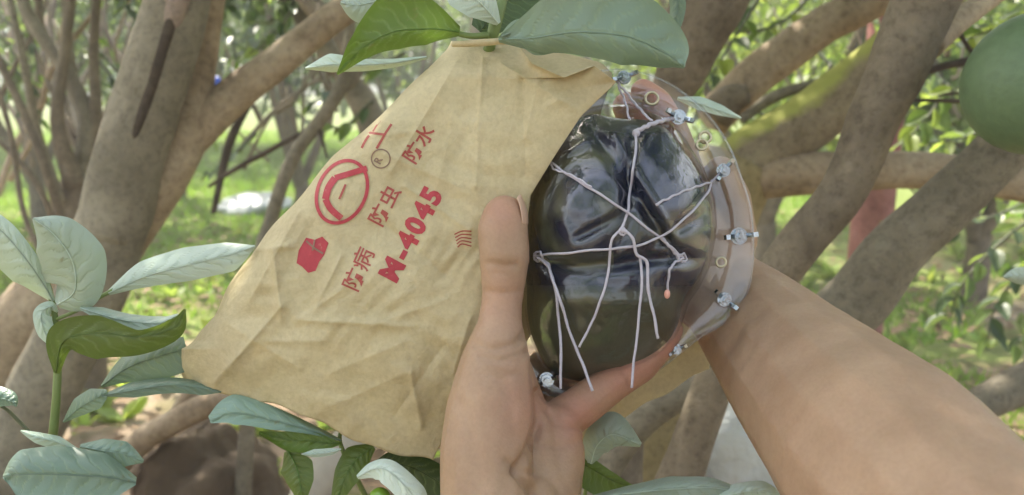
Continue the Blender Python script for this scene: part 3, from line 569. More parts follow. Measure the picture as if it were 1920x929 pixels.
# ------------------------------------------------------------------ foreground twigs with big leaves
def big_leaf(parent, mid, wl, wr, mat, dl=0., dr=0., wav=.0, seed=0, rib=True, **kw):
    """midrib (px,py,depth) base->tip; half widths in px left / right of the direction of growth; dl/dr = depth offset of margins"""
    nu, nv = 84, 28; q = catmull(np.array(mid, float), nu); T = np.gradient(q[:, :2], axis=0); T /= np.linalg.norm(T, axis=1)[:, None]
    nrm = np.stack([-T[:, 1], T[:, 0]], -1)          # right of the direction in screen (y down)
    s = np.linspace(0, 1, nu); WL = np.interp(s, np.linspace(0, 1, len(wl)), wl); WR = np.interp(s, np.linspace(0, 1, len(wr)), wr)
    for A in (WL, WR):
        for _ in range(2): A[1:-1] = .25 * A[:-2] + .5 * A[1:-1] + .25 * A[2:]
    v = np.linspace(-1, 1, nv + 1); X = np.zeros((nu, nv + 1)); Y = X.copy(); D = X.copy()
    for j, a in enumerate(v):
        w_ = WR * a if a > 0 else WL * a
        X[:, j] = q[:, 0] + nrm[:, 0] * w_; Y[:, j] = q[:, 1] + nrm[:, 1] * w_
        D[:, j] = q[:, 2] + (dr * a * a if a > 0 else dl * a * a) * .65 * np.sin(np.pi * np.clip(s, .05, .95)) ** .5 + .0004 * np.sin(s * 46 - abs(v[j]) * 7) * (1 - abs(v[j])) + .0012 * abs(v[j])
    P = at_np(X, Y, D); P2 = P.reshape(-1, 3)
    P2 = P2 + np.array(FWD) * ((.0016 + wav) * noise3(P2, 42, 2, seed))[:, None]; P = P2.reshape(P.shape)
    k = nv + 1; i, j = np.meshgrid(np.arange(nu - 1), np.arange(nv), indexing='ij')
    F = np.stack([i * k + j, i * k + j + 1, (i + 1) * k + j + 1, (i + 1) * k + j], -1).reshape(-1, 4)
    if kw.pop('flip', False): F = F[:, ::-1]
    me = mesh_np('leaf', P, F); S_, V_ = np.meshgrid(s, np.abs(v), indexing='ij'); ph = (S_ * 11 - V_ * 1.7 + .12 * np.sin(V_ * 9 + S_ * 20)) % 1.0
    vein = np.exp(-((ph - .5) / .085) ** 2) * (1 - V_ ** 2) * .8 + np.exp(-(V_ / .05) ** 2); at2 = me.attributes.new('vein', 'FLOAT', 'POINT'); at2.data.foreach_set('value', np.clip(vein, 0, 1).astype(np.float32).ravel())
    o = link('leaf', me, M[mat], parent, **kw)
    if rib:
        C = P[:, nv // 2]; V, F2 = tube_arrays(C[::3] - np.array(FWD) * .0003, np.linspace(.0006, .0002, len(C[::3])), 6); link('midrib', from_quads('midrib', V, F2), M[mat], o)
        bpy.data.objects[-1] if False else None
    return o
def stemc(parent, pts, w, mat='stem', name='stem', **kw):
    q = catmull(np.array(pts, float), 26); P = at_np(q[:, 0], q[:, 1], q[:, 2]); V, F = tube_arrays(P, np.linspace(w[0], w[1], 26) * .5 / FPX * q[:, 2], 10, .05, 60)
    return link(name, from_quads(name, V, F), M[mat], parent, **kw)

top = thing('fruiting_twig', 'leafy twig at the top that carries the bagged pomelo', 'twig', at(930, 0, .60))
stemc(top, [(950, -120, .63), (945, -30, .62), (935, 20, .61), (925, 60, .61), (915, 100, .62), (905, 150, .64)], (26, 20))
stemc(top, [(915, 66, .605), (885, 68, .60), (855, 62, .595), (842, 50, .59)], (13, 9), name='petiole')
big_leaf(top, [(862, 60, .585), (800, 55, .575), (740, 60, .57), (680, 90, .57), (632, 140, .575)], [8, 30, 34, 22, 2], [10, 62, 76, 30, 2], 'leaf_green', .015, -.012, .001, 1, label='olive green leaf pointing left')
big_leaf(top, [(935, 75, .59), (1010, 70, .565), (1090, 60, .55), (1180, 70, .54), (1255, 105, .54), (1282, 128, .54)], [6, 62, 95, 88, 52, 2], [5, 28, 45, 56, 26, 2], 'leaf_teal', -.012, .02, .001, 2, label='largest leaf, grey green and glossy, pointing right')
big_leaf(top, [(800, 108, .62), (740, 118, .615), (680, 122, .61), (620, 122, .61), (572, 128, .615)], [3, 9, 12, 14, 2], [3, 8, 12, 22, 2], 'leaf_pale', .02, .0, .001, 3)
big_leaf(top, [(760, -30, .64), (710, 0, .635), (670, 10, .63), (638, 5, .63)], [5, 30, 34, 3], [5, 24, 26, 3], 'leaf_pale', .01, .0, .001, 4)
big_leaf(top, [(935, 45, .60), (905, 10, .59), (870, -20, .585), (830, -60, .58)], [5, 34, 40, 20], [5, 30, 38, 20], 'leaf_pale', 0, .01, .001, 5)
big_leaf(top, [(940, 70, .585), (975, 60, .58), (1010, 85, .58), (1045, 95, .585)], [5, 26, 24, 3], [5, 22, 20, 3], 'leaf_near', .008, 0, .001, 6)
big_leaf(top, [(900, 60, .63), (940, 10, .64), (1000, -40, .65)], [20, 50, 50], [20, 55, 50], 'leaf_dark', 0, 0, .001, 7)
big_leaf(top, [(1240, -60, .66), (1270, 0, .66), (1262, 50, .655), (1240, 80, .65)], [5, 16, 14, 2], [5, 16, 12, 2], 'leaf_near', 0, .01, .001, 8)
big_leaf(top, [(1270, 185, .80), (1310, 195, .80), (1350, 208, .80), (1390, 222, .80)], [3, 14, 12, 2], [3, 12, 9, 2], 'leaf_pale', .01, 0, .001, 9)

lp = thing('leafy_shoot', 'upright shoot with pale and green leaves left of the bag', 'shoot', at(95, 840, .62))
stemc(lp, [(60, 1100, .66), (85, 930, .64), (98, 830, .63), (106, 740, .62), (108, 660, .62), (102, 590, .62), (86, 525, .615), (50, 465, .61), (0, 430, .605), (-60, 400, .60)], (20, 5))
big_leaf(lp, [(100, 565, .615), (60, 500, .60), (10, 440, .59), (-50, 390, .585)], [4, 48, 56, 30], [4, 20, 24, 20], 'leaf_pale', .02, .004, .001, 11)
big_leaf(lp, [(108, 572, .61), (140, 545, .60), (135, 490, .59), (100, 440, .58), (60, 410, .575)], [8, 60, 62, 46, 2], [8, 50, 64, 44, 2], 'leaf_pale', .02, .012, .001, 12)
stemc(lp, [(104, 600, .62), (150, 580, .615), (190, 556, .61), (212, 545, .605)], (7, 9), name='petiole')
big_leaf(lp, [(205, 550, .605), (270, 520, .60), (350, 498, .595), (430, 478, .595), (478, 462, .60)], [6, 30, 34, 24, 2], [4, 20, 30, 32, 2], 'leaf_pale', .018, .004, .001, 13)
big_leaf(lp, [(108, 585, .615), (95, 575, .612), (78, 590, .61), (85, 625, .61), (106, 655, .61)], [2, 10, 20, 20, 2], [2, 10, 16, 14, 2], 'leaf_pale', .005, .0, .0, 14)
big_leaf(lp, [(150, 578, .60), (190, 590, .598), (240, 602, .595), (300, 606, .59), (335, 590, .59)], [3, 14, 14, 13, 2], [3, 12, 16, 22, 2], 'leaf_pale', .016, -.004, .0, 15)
big_leaf(lp, [(106, 700, .60), (120, 640, .592), (180, 625, .588), (260, 632, .582), (325, 615, .58), (347, 580, .58)], [4, 36, 34, 12, 18, 2], [6, 24, 50, 34, 22, 2], 'leaf_green', -.006, .012, .0, 16, label='bright green leaf curled along its length')
big_leaf(lp, [(190, 725, .63), (240, 690, .625), (300, 668, .62), (350, 655, .62)], [3, 24, 30, 24], [3, 30, 44, 40], 'leaf_near', .02, 0, .0, 17)
big_leaf(lp, [(192, 742, .61), (250, 732, .605), (320, 722, .60), (380, 728, .60), (415, 735, .60)], [2, 16, 14, 12, 2], [2, 14, 16, 14, 2], 'leaf_teal', .02, .0, .0, 18)
big_leaf(lp, [(118, 792, .62), (150, 765, .615), (180, 748, .61), (202, 735, .61)], [2, 20, 22, 6], [2, 16, 20, 6], 'leaf_near', .01, 0, .0, 19)
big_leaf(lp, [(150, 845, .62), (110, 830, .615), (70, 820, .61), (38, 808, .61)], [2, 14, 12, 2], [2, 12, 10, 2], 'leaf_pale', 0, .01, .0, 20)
stemc(lp, [(104, 850, .63), (70, 825, .62), (35, 790, .615), (8, 765, .61), (-40, 740, .6)], (8, 6), 'stem_dark')
big_leaf(lp, [(-50, 760, .60), (-10, 748, .60), (20, 752, .60), (32, 762, .60)], [20, 24, 18, 2], [20, 18, 10, 2], 'leaf_teal', .01, 0, .0, 21)
lb = thing('low_leaf_cluster', 'two broad teal leaves at the bottom left corner', 'leaves', at(130, 960, .58))
stemc(lb, [(110, 1080, .60), (160, 1000, .59), (200, 930, .58), (230, 880, .58)], (12, 7), 'stem_dark')
big_leaf(lb, [(255, 905, .575), (190, 895, .565), (110, 890, .56), (40, 890, .56), (4, 895, .565)], [5, 62, 80, 60, 3], [10, 46, 54, 46, 3], 'leaf_teal', -.012, .02, .001, 22)
big_leaf(lb, [(150, 838, .585), (190, 845, .58), (230, 852, .58), (268, 866, .58)], [5, 22, 24, 3], [5, 30, 30, 3], 'leaf_teal', .012, 0, .001, 23)

ub = thing('drooping_twig', 'twig of pale and green leaves hanging under the bag', 'twig', at(640, 830, .62))
stemc(ub, [(760, 1080, .66), (700, 960, .65), (660, 880, .635), (638, 832, .625), (640, 800, .63)], (12, 7), 'stem')
big_leaf(ub, [(640, 826, .618), (580, 806, .605), (510, 788, .595), (440, 775, .59), (394, 790, .59)], [2, 8, 18, 22, 4], [2, 12, 26, 36, 10], 'leaf_teal', -.008, .014, .0, 31, flip=False)
big_leaf(ub, [(640, 832, .612), (590, 828, .606), (540, 824, .602), (486, 812, .60)], [2, 24, 22, 3], [2, 18, 16, 3], 'leaf_green', -.012, .0, .0, 32)
big_leaf(ub, [(540, 845, .61), (555, 875, .605), (562, 905, .60), (566, 945, .60)], [8, 32, 26, 6], [8, 32, 24, 6], 'leaf_green', 0, .01, .0, 33)
big_leaf(ub, [(700, 838, .62), (670, 860, .615), (650, 890, .61), (630, 940, .61)], [6, 30, 26, 10], [6, 28, 24, 10], 'leaf_green', 0, .01, .0, 34)
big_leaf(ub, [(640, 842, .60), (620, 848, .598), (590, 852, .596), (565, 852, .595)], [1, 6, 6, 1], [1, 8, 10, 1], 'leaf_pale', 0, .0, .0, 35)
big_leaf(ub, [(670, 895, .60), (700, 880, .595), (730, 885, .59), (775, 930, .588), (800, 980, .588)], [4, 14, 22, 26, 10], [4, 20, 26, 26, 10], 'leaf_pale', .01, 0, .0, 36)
big_leaf(ub, [(700, 880, .64), (740, 870, .64), (790, 885, .64), (860, 930, .64)], [8, 26, 30, 30], [8, 30, 40, 40], 'leaf_dark', .01, 0, .0, 37)
g_ = at(712, 936, .60); lump('fruitlet', g_, (.0085, .0085, .0085), simple('fruitlet_green', (.16, .28, .03), .2), ub, amp=.02, nu=24, nv=16)

rl = thing('pale_leaf_twig', 'pale teal leaf and bright green leaf right of the wrist', 'leaves', at(1100, 960, .66))
stemc(rl, [(1080, 1080, .68), (1092, 960, .67), (1104, 890, .66), (1112, 860, .66)], (9, 6), 'stem')
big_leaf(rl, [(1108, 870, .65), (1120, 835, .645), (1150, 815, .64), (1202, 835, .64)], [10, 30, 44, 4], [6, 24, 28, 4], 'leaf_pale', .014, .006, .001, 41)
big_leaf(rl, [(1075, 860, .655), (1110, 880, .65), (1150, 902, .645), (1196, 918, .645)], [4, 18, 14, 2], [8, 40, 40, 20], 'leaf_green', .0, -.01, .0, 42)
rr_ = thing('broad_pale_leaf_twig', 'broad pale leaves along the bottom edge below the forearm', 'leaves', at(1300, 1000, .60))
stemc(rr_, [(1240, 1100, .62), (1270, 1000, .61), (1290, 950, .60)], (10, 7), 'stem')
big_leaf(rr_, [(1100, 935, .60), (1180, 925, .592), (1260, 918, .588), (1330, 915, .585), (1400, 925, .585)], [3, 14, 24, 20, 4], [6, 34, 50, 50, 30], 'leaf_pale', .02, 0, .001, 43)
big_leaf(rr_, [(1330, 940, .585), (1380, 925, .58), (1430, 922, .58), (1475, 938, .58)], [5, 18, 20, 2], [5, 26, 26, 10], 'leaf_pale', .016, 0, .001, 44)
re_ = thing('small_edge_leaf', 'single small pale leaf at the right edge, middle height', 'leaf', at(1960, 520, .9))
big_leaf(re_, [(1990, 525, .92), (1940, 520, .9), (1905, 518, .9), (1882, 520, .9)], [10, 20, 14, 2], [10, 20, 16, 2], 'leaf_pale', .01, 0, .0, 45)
stemc(re_, [(2100, 560, .95), (2040, 540, .94), (1990, 525, .92)], (6, 5))

# ------------------------------------------------------------------ mould geometry (clear shells around the fruit)
MC = (1165., 450.)
OUT = np.array([(1075, 150), (1150, 128), (1240, 148), (1330, 218), (1388, 330), (1412, 450), (1398, 560), (1365, 602), (1310, 632), (1262, 672), (1190, 720), (1100, 748), (1020, 742), (965, 690), (935, 570), (928, 430), (960, 290), (1010, 195)], float)
INN = np.array([(1100, 205), (1178, 196), (1248, 220), (1302, 290), (1340, 385), (1336, 470), (1288, 570), (1264, 640), (1200, 700), (1110, 722), (1040, 712), (1000, 650), (986, 540), (984, 430), (1005, 330), (1048, 250)], float)
FRU = np.array([(1100, 212), (1160, 225), (1236, 230), (1290, 295), (1330, 388), (1328, 470), (1278, 560), (1258, 640), (1200, 692), (1110, 716), (1040, 706), (1002, 645), (990, 540), (989, 430), (1010, 330), (1050, 255)], float)
def polar(poly):
    a = np.arctan2(poly[:, 1] - MC[1], poly[:, 0] - MC[0]); r = np.hypot(poly[:, 0] - MC[0], poly[:, 1] - MC[1]); o = np.argsort(a); a, r = a[o], r[o]
    a = np.r_[a - 2 * np.pi, a, a + 2 * np.pi]; r = np.r_[r, r, r]
    g = np.linspace(-np.pi, np.pi, 721); v = np.interp(g, a, r); k = np.ones(25) / 25; v = np.convolve(np.r_[v[-13:-1], v, v[1:13]], k, 'valid')
    return lambda th: np.interp((th + np.pi) % (2 * np.pi) - np.pi, g, v)
rO, rI, rF = polar(OUT), polar(INN), polar(FRU)
def sst(a, b, x): t = np.clip((x - a) / (b - a), 0, 1); return t * t * (3 - 2 * t)
def seg_dist(X, Y, p, q):
    px, py = q[0] - p[0], q[1] - p[1]; L = px * px + py * py; t = np.clip(((X - p[0]) * px + (Y - p[1]) * py) / L, 0, 1)
    return np.hypot(X - p[0] - t * px, Y - p[1] - t * py)
def relief(X, Y):
    h = .006 * (1 - sst(40, 84, np.hypot((X - 1108) + .25 * (Y - 392), (Y - 392) * .75)))
    h = h + .008 * (1 - sst(45, 85, np.hypot((X - 1275), (Y - 330) * .8)))
    h = h - .006 * np.exp(-(seg_dist(X, Y, (1092, 220), (1262, 470)) / 11) ** 2) + .006 * np.exp(-(seg_dist(X, Y, (1150, 250), (1262, 440)) / 9) ** 2)
    h = h - .010 * np.exp(-(seg_dist(X, Y, (1185, 250), (1175, 380)) / 12) ** 2)
    h = h - .008 * np.exp(-((Y - 492 - 8 * np.sin((X - 990) / 60)) / 14) ** 2)
    h = h + .004 * np.exp(-(seg_dist(X, Y, (1040, 560), (1220, 575)) / 22) ** 2) - .005 * np.exp(-(seg_dist(X, Y, (1210, 470), (1320, 400)) / 12) ** 2)
    h = h + .0018 * np.exp(-((np.hypot(X - 1108, (Y - 400) * .9) - 92) / 8) ** 2)
    h = h + .0022 * noise3(np.stack([X, Y, 0 * X], -1).reshape(-1, 3) / 38., 1, 3, 4).reshape(X.shape)
    h = h + .005 * np.exp(-(seg_dist(X, Y, (1100, 262), (1040, 300)) / 10) ** 2) + .004 * np.exp(-(seg_dist(X, Y, (1215, 250), (1190, 330)) / 9) ** 2) - .005 * np.exp(-(seg_dist(X, Y, (1085, 445), (1170, 400)) / 9) ** 2)
    return h
DM = .635
def shell_depth(X, Y, rf=rI, H=.066, rel=1.0):
    th = np.arctan2(Y - MC[1], X - MC[0]); rho = np.hypot(X - MC[0], Y - MC[1]) / rf(th); k = np.clip(1 - rho ** 2.4, 0, 1)
    return DM - H * k ** .55 - rel * relief(X, Y) * np.clip(k * 2.2, 0, 1)
def dome(rf, H, rel, rim=None, back=False, nth=150, nr=70):
    th = np.linspace(-np.pi, np.pi, nth, endpoint=False); rho = 1 - (1 - np.linspace(0, 1, nr)) ** 1.6; rho[0] = .004
    Rr, T = np.meshgrid(rho, th, indexing='ij'); rad = Rr * rf(T); X = MC[0] + rad * np.cos(T); Y = MC[1] + rad * np.sin(T); D = shell_depth(X, Y, rf, H, rel)
    if back: D = 2 * (DM + .0015) - D
    if rim is not None:
        for q in (.3, .7, .97, 1.0):
            r2 = rf(th) * (1 - q) + rim(th) * q; x = MC[0] + r2 * np.cos(th); y = MC[1] + r2 * np.sin(th)
            X = np.vstack([X, x]); Y = np.vstack([Y, y]); D = np.vstack([D, DM + (.0015 if back else 0) + .0012 * np.sin(th * 9) + (.0 if q < 1 else (.001 if back else -.001))])
    P = at_np(X, Y, D); n, k = X.shape; i, j = np.meshgrid(np.arange(n - 1), np.arange(k), indexing='ij'); j2 = (j + 1) % k
    F = np.stack([i * k + j, i * k + j2, (i + 1) * k + j2, (i + 1) * k + j], -1).reshape(-1, 4)
    if not back: F = F[:, ::-1]
    return P, F, X, Y
mo = thing('clear_plastic_mould', 'clear plastic two part mould bolted round the dark fruit', 'mould', at(1165, 450, DM))
P, F, X, Y = dome(rI, .066, 1.0); link('front_shell', mesh_np('front_shell', P, F), M['clear'], mo)
P, F, X, Y = dome(rI, .055, 0.0, None, True, 120, 40); link('back_shell', mesh_np('back_shell', P, F), M['clear'], mo)
def flange(off, name):
    th = np.linspace(-np.pi, np.pi, 220, endpoint=False); Ps = []
    for q, dz in ((0, 0), (.06, 0), (.1, .0012), (.5, .0006), (.9, 0), (.94, -.0012), (.975, -.0016), (1., -.0004)):
        r2 = rI(th) * (1 - q) + rO(th) * q; Ps.append(at_np(MC[0] + r2 * np.cos(th), MC[1] + r2 * np.sin(th), DM + off + dz + .0003 * np.sin(th * 7 + q * 3)))
    k = 220; n = len(Ps); i, j = np.meshgrid(np.arange(n - 1), np.arange(k), indexing='ij'); j2 = (j + 1) % k
    link(name, mesh_np(name, np.array(Ps), np.stack([i * k + j, i * k + j2, (i + 1) * k + j2, (i + 1) * k + j], -1).reshape(-1, 4)[:, ::-1]), M['clear_flange'], mo)
flange(0, 'front_flange'); flange(.0022, 'back_flange')
th_ = np.linspace(-np.pi, np.pi, 160); V, F = tube_arrays(at_np(MC[0] + rO(th_) * np.cos(th_), MC[1] + rO(th_) * np.sin(th_), DM + .001), np.full(160, .0007), 8, .1, 200, caps=False); link('edge_bead', from_quads('edge_bead', V, F), M['clear_flange'], mo)
def closed_fruit():
    P, F, X, Y = dome(rF, .061, 1.0); Pb, Fb, Xb, Yb = dome(rF, .050, 0., None, True)
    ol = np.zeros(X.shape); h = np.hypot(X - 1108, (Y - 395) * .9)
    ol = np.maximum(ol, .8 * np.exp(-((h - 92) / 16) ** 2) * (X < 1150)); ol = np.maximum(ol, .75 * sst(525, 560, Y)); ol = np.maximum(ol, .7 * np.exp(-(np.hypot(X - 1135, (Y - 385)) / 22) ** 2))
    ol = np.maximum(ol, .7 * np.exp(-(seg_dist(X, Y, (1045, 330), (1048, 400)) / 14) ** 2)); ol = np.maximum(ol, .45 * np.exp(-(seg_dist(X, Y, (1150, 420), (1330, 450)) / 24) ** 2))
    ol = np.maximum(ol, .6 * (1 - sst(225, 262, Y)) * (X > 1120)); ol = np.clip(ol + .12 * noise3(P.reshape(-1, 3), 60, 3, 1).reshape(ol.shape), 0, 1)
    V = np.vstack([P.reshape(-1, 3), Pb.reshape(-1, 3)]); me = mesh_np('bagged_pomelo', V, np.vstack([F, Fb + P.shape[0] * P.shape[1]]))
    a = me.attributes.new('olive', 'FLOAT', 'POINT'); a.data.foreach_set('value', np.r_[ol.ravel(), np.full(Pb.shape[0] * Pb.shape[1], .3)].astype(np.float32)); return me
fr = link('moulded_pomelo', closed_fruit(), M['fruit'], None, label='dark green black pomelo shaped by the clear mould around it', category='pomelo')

def bolt(px, py, s=1.0, rot=0.):
    C = at(px, py, DM - .003); k = .0062 * s; V = []; F = []
    def add(v, f):
        o = len(V); V.extend(v); F.extend([[i + o for i in q] for q in f])
    def prism(n, r, z0, z1, ph=0.):
        v = [(r * math.cos(6.2832 * i / n + ph), r * math.sin(6.2832 * i / n + ph), z) for z in (z0, z1) for i in range(n)]
        add(v, [[i, (i + 1) % n, n + (i + 1) % n, n + i] for i in range(n)] + [list(range(n))[::-1], list(range(n, 2 * n))])
    prism(20, .88, 0, .14); prism(6, .72, .14, .72, rot); prism(14, .34, .72, 1.35)
    for sg in (-1, 1):      # wings of the nut
        c_, s_ = math.cos(rot) * sg, math.sin(rot) * sg
        pr = [(.45, .2), (1.15, .3), (1.75, .95), (1.6, 1.4), (1.15, 1.25), (.55, .7)]
        v = [(a * c_ - e * s_, a * s_ + e * c_, z) for e in (-.24, .24) for a, z in pr]; n = 6
        add(v, [[i, (i + 1) % n, n + (i + 1) % n, n + i] for i in range(n)] + [list(range(n))[::-1], list(range(n, 2 * n))])
    mt = Matrix((RIGHT, UP, -FWD)).transposed()
    V2 = [C + mt @ (Vector(v) * k) for v in V]
    link('wing_bolt', from_quads('wing_bolt', V2, F, False), M['metal'], mo)
for px, py, s, r in ((1170, 146, 1.0, .3), (1272, 220, 1.1, -.4), (1356, 320, 1., .9), (1385, 443, 1.25, .1), (1358, 562, 1.05, -.7), (1268, 655, .8, .5), (1025, 712, 1.1, .4), (965, 300, 1., .4)): bolt(px, py, s, r)
def ringp(px, py, r, dd=.004, rot=0):
    t = np.linspace(0, 2 * np.pi, 24); P = np.array([at(px + r * math.cos(a), py + r * math.sin(a) * .95, DM - dd) for a in t]); V, F = tube_arrays(P, np.full(24, .0011), 7, caps=False); link('eyelet', from_quads('eyelet', V, F), M['ring'], mo)
ringp(1222, 185, 12); ringp(1322, 258, 11); ringp(1316, 272, 10, .007); ringp(1352, 492, 9)

# ------------------------------------------------------------------ strings
st = thing('string_lashing', 'thin white strings knotted across the clear mould with loose ends', 'string', at(1170, 430, .57))
def strand(pts, wpx=4.8, off=.0025, free=None, name='strand'):
    q = catmull(np.array([(p[0], p[1]) for p in pts], float), 60); D = shell_depth(q[:, 0], q[:, 1]) - off
    D = np.minimum(D, DM - .006)
    if free is not None: D = np.linspace(shell_depth(np.array([pts[0][0]]), np.array([pts[0][1]]))[0] - off, free, 60); D = np.minimum(D, shell_depth(q[:, 0], q[:, 1]) - off)
    kk = np.ones(7) / 7; Dp = np.r_[[D[0]] * 3, D, [D[-1]] * 3]; D = np.minimum(np.convolve(Dp, kk, 'valid'), D + .001)
    if free is not None:
        tt_ = np.linspace(0, 1, 60); q = q + np.stack([3.2 * np.sin(tt_ * 5.2 + pts[0][0]) * tt_ * (1.3 - tt_), 0 * tt_], -1)
    q = q + 2.2 * np.stack([np.sin(np.arange(60) * .33 + pts[0][1]), np.cos(np.arange(60) * .7)], -1) * .4
    P = at_np(q[:, 0], q[:, 1], D); V, F = tube_arrays(P, np.full(60, wpx * .5 / FPX * .58), 8, .3, 500); return link(name, from_quads(name, V, F), M['string'], st)
strand([(1028, 300), (1060, 325), (1110, 355), (1170, 395), (1230, 440), (1262, 468), (1282, 484)])
strand([(1000, 480), (1060, 475), (1130, 468), (1190, 462), (1240, 443), (1290, 405), (1322, 368), (1334, 342)])
strand([(1334, 342), (1290, 356), (1245, 376), (1230, 385)], 4.5)
strand([(1334, 342), (1345, 332), (1358, 318)], 6)
strand([(1193, 250), (1190, 300), (1182, 350), (1178, 390), (1166, 432)], 5)
strand([(1166, 432), (1150, 445), (1144, 480), (1134, 540), (1110, 600), (1086, 652)], 5, .003, .575)
strand([(1166, 432), (1185, 445), (1196, 478), (1212, 492), (1216, 550), (1226, 600), (1234, 636)], 5.5, .004, .572)
strand([(1196, 478), (1203, 500), (1202, 570), (1192, 650), (1183, 728)], 5, .004, .57)
strand([(1008, 482), (1030, 500), (1043, 550), (1049, 620), (1051, 730)], 5.5, .004, .575)
strand([(1008, 482), (1028, 502), (1045, 545), (1065, 610), (1090, 680), (1111, 734)], 5.5, .006, .572)
strand([(1155, 152), (1175, 175), (1200, 205), (1222, 228)], 5, .004)
strand([(1157, 158), (1172, 190), (1180, 225)], 4.5, .004)
strand([(1192, 248), (1215, 236), (1245, 226), (1268, 221)], 9, .003)
strand([(1282, 484), (1262, 496), (1254, 515), (1252, 548)], 4.5, .004)
strand([(1240, 446), (1262, 470), (1276, 490)], 6, .003)
strand([(1002, 476), (1012, 473), (1017, 483), (1009, 490), (1001, 484), (1006, 475)], 4.5, .004); strand([(1160, 436), (1166, 428), (1174, 433), (1170, 441), (1160, 438)], 4, .004)
strand([(1274, 481), (1282, 476), (1287, 486), (1279, 491), (1273, 484)], 4, .003); strand([(1028, 300), (1040, 318), (1070, 328), (1110, 352)], 4, .004)
lump('knot', at(1006, 480, .617), (.0042, .0038, .004), M['string'], st, amp=.3, nu=20, nv=14); lump('knot', at(1193, 250, float(shell_depth(np.array([1193.]), np.array([250.]))[0]) - .003), (.003, .003, .003), M['string'], st, amp=.3, nu=20, nv=14)
lump('knot', at(1166, 432, float(shell_depth(np.array([1166.]), np.array([432.]))[0]) - .003), (.0022, .0022, .0022), M['string'], st, amp=.3, nu=20, nv=14)
lump('bead', at(1251, 552, .575), (.0022, .0022, .0034), M['bead'], st, amp=.05, nu=16, nv=10)

# ------------------------------------------------------------------ paper bag
LC = np.array([(846, 78), (838, 92), (742, 190), (628, 292), (562, 368), (500, 440), (452, 500), (400, 592), (366, 640), (338, 655), (340, 690), (352, 712)], float)
RC = np.array([(968, 74), (976, 92), (998, 120), (1058, 146), (1115, 124), (1156, 154), (1088, 220), (1042, 290), (995, 366), (984, 450), (958, 560), (905, 640), (860, 760), (812, 868)], float)
def tri(x): return 2 * np.abs((x / np.pi) % 2 - 1) - 1
CRE = [((905, 110), (892, 350), .006, 9), ((978, 150), (986, 330), -.005, 10), ((860, 110), (735, 320), .005, 12), ((940, 120), (1080, 205), .006, 11), ((1010, 150), (985, 260), .004, 8),
       ((512, 470), (528, 600), .010, 9), ((528, 575), (404, 716), .011, 13), ((470, 470), (540, 462), .008, 8), ((700, 500), (560, 600), .004, 12), ((560, 600), (770, 612), .006, 10), ((620, 700), (760, 640), .004, 14),
       ((840, 560), (700, 610), .005, 10), ((640, 480), (600, 560), .005, 9), ((760, 350), (880, 430), .006, 10), ((700, 280), (860, 350), .004, 10), ((770, 700), (790, 800), .007, 7), ((600, 770), (760, 700), .004, 15),
       ((430, 610), (560, 690), .004, 12), ((830, 650), (740, 780), -.005, 12), ((560, 400), (470, 560), .006, 10), ((640, 260), (760, 250), .005, 12), ((720, 420), (840, 520), -.004, 10), ((845, 250), (800, 420), .003, 12), ((500, 640), (600, 640), .004, 9), ((880, 600), (850, 700), .004, 9)]
_tw = [(random.uniform(0, math.pi), random.uniform(70, 260), random.uniform(0, 6), random.uniform(.4, 1)) for _ in range(16)]
_tw2 = [(random.uniform(0, math.pi), random.uniform(28, 75), random.uniform(0, 6), random.uniform(.4, 1)) for _ in range(16)]
def bag_depth(X, Y):
    X = np.asarray(X, float); Y = np.asarray(Y, float)
    ys = LC[:, 1]; L = np.interp(Y, ys, LC[:, 0]); dist = np.clip((X - L) * .72, 0, 400)
    d = .600 + .045 * np.clip((Y - 80) / 780, 0, 1) * 0 + .024 * np.exp(-dist / 15.) - .012 * np.exp(-((X - 640) / 240) ** 2 - ((Y - 560) / 240) ** 2)
    d = d + .028 * sst(150, 60, Y) * 1.0 + .012 * sst(640, 900, Y) - .010 * np.exp(-((X - 1050) / 130) ** 2 - ((Y - 260) / 110) ** 2)
    wx = X + 26 * np.sin(Y / 83.) + 15 * np.sin(Y / 37. + X / 71.); wy = Y + 22 * np.sin(X / 91. + 1) + 12 * np.sin(X / 41. - Y / 60.)
    wv = 0
    for a, lam, ph, am in _tw:
        u = (wx * math.cos(a) + wy * math.sin(a)) * 2 * math.pi / lam + ph; m = .5 + .5 * np.sin((wx * math.sin(a) - wy * math.cos(a)) / (lam * .7) + ph * 2)
        wv = wv + am * lam / 200 * tri(u) * m
    d = d + .0017 * wv * (1 - .5 * sst(500, 200, Y)) 
    w2 = 0
    for a, lam, ph, am in _tw2:
        u = (wx * math.cos(a) + wy * math.sin(a)) * 2 * math.pi / lam + ph + 1.5 * np.sin((X * math.sin(a) - Y * math.cos(a)) / 50. + ph); m = np.clip(np.sin((wx * math.sin(a) - wy * math.cos(a)) / (lam * 1.1) + ph * 3), 0, 1) ** 2
        w2 = w2 + am * tri(u) * m
    d = d + .00036 * w2
    for p, q, am, wd in CRE:
        s = seg_dist(X, Y, p, q); d = d - am * .5 * np.exp(-s / wd)
    return d
def curve_at(Cv, n):
    L = np.r_[0, np.cumsum(np.linalg.norm(np.diff(Cv, axis=0), axis=1))]; s = np.linspace(0, L[-1], n); return np.stack([np.interp(s, L, Cv[:, 0]), np.interp(s, L, Cv[:, 1])], -1)
def match_rows(n):
    """left and right margins paired row by row"""
    kl = np.array([0, .03, .16, .29, .38, .5, .58, .74, .84, .93, .97, 1.]); kr = np.array([0, .02, .05, .11, .17, .22, .30, .38, .47, .56, .68, .77, .89, 1.])
    s = np.linspace(0, 1, n); return np.stack([np.interp(s, kl, LC[:, 0]), np.interp(s, kl, LC[:, 1])], -1), np.stack([np.interp(s, kr, RC[:, 0]), np.interp(s, kr, RC[:, 1])], -1)
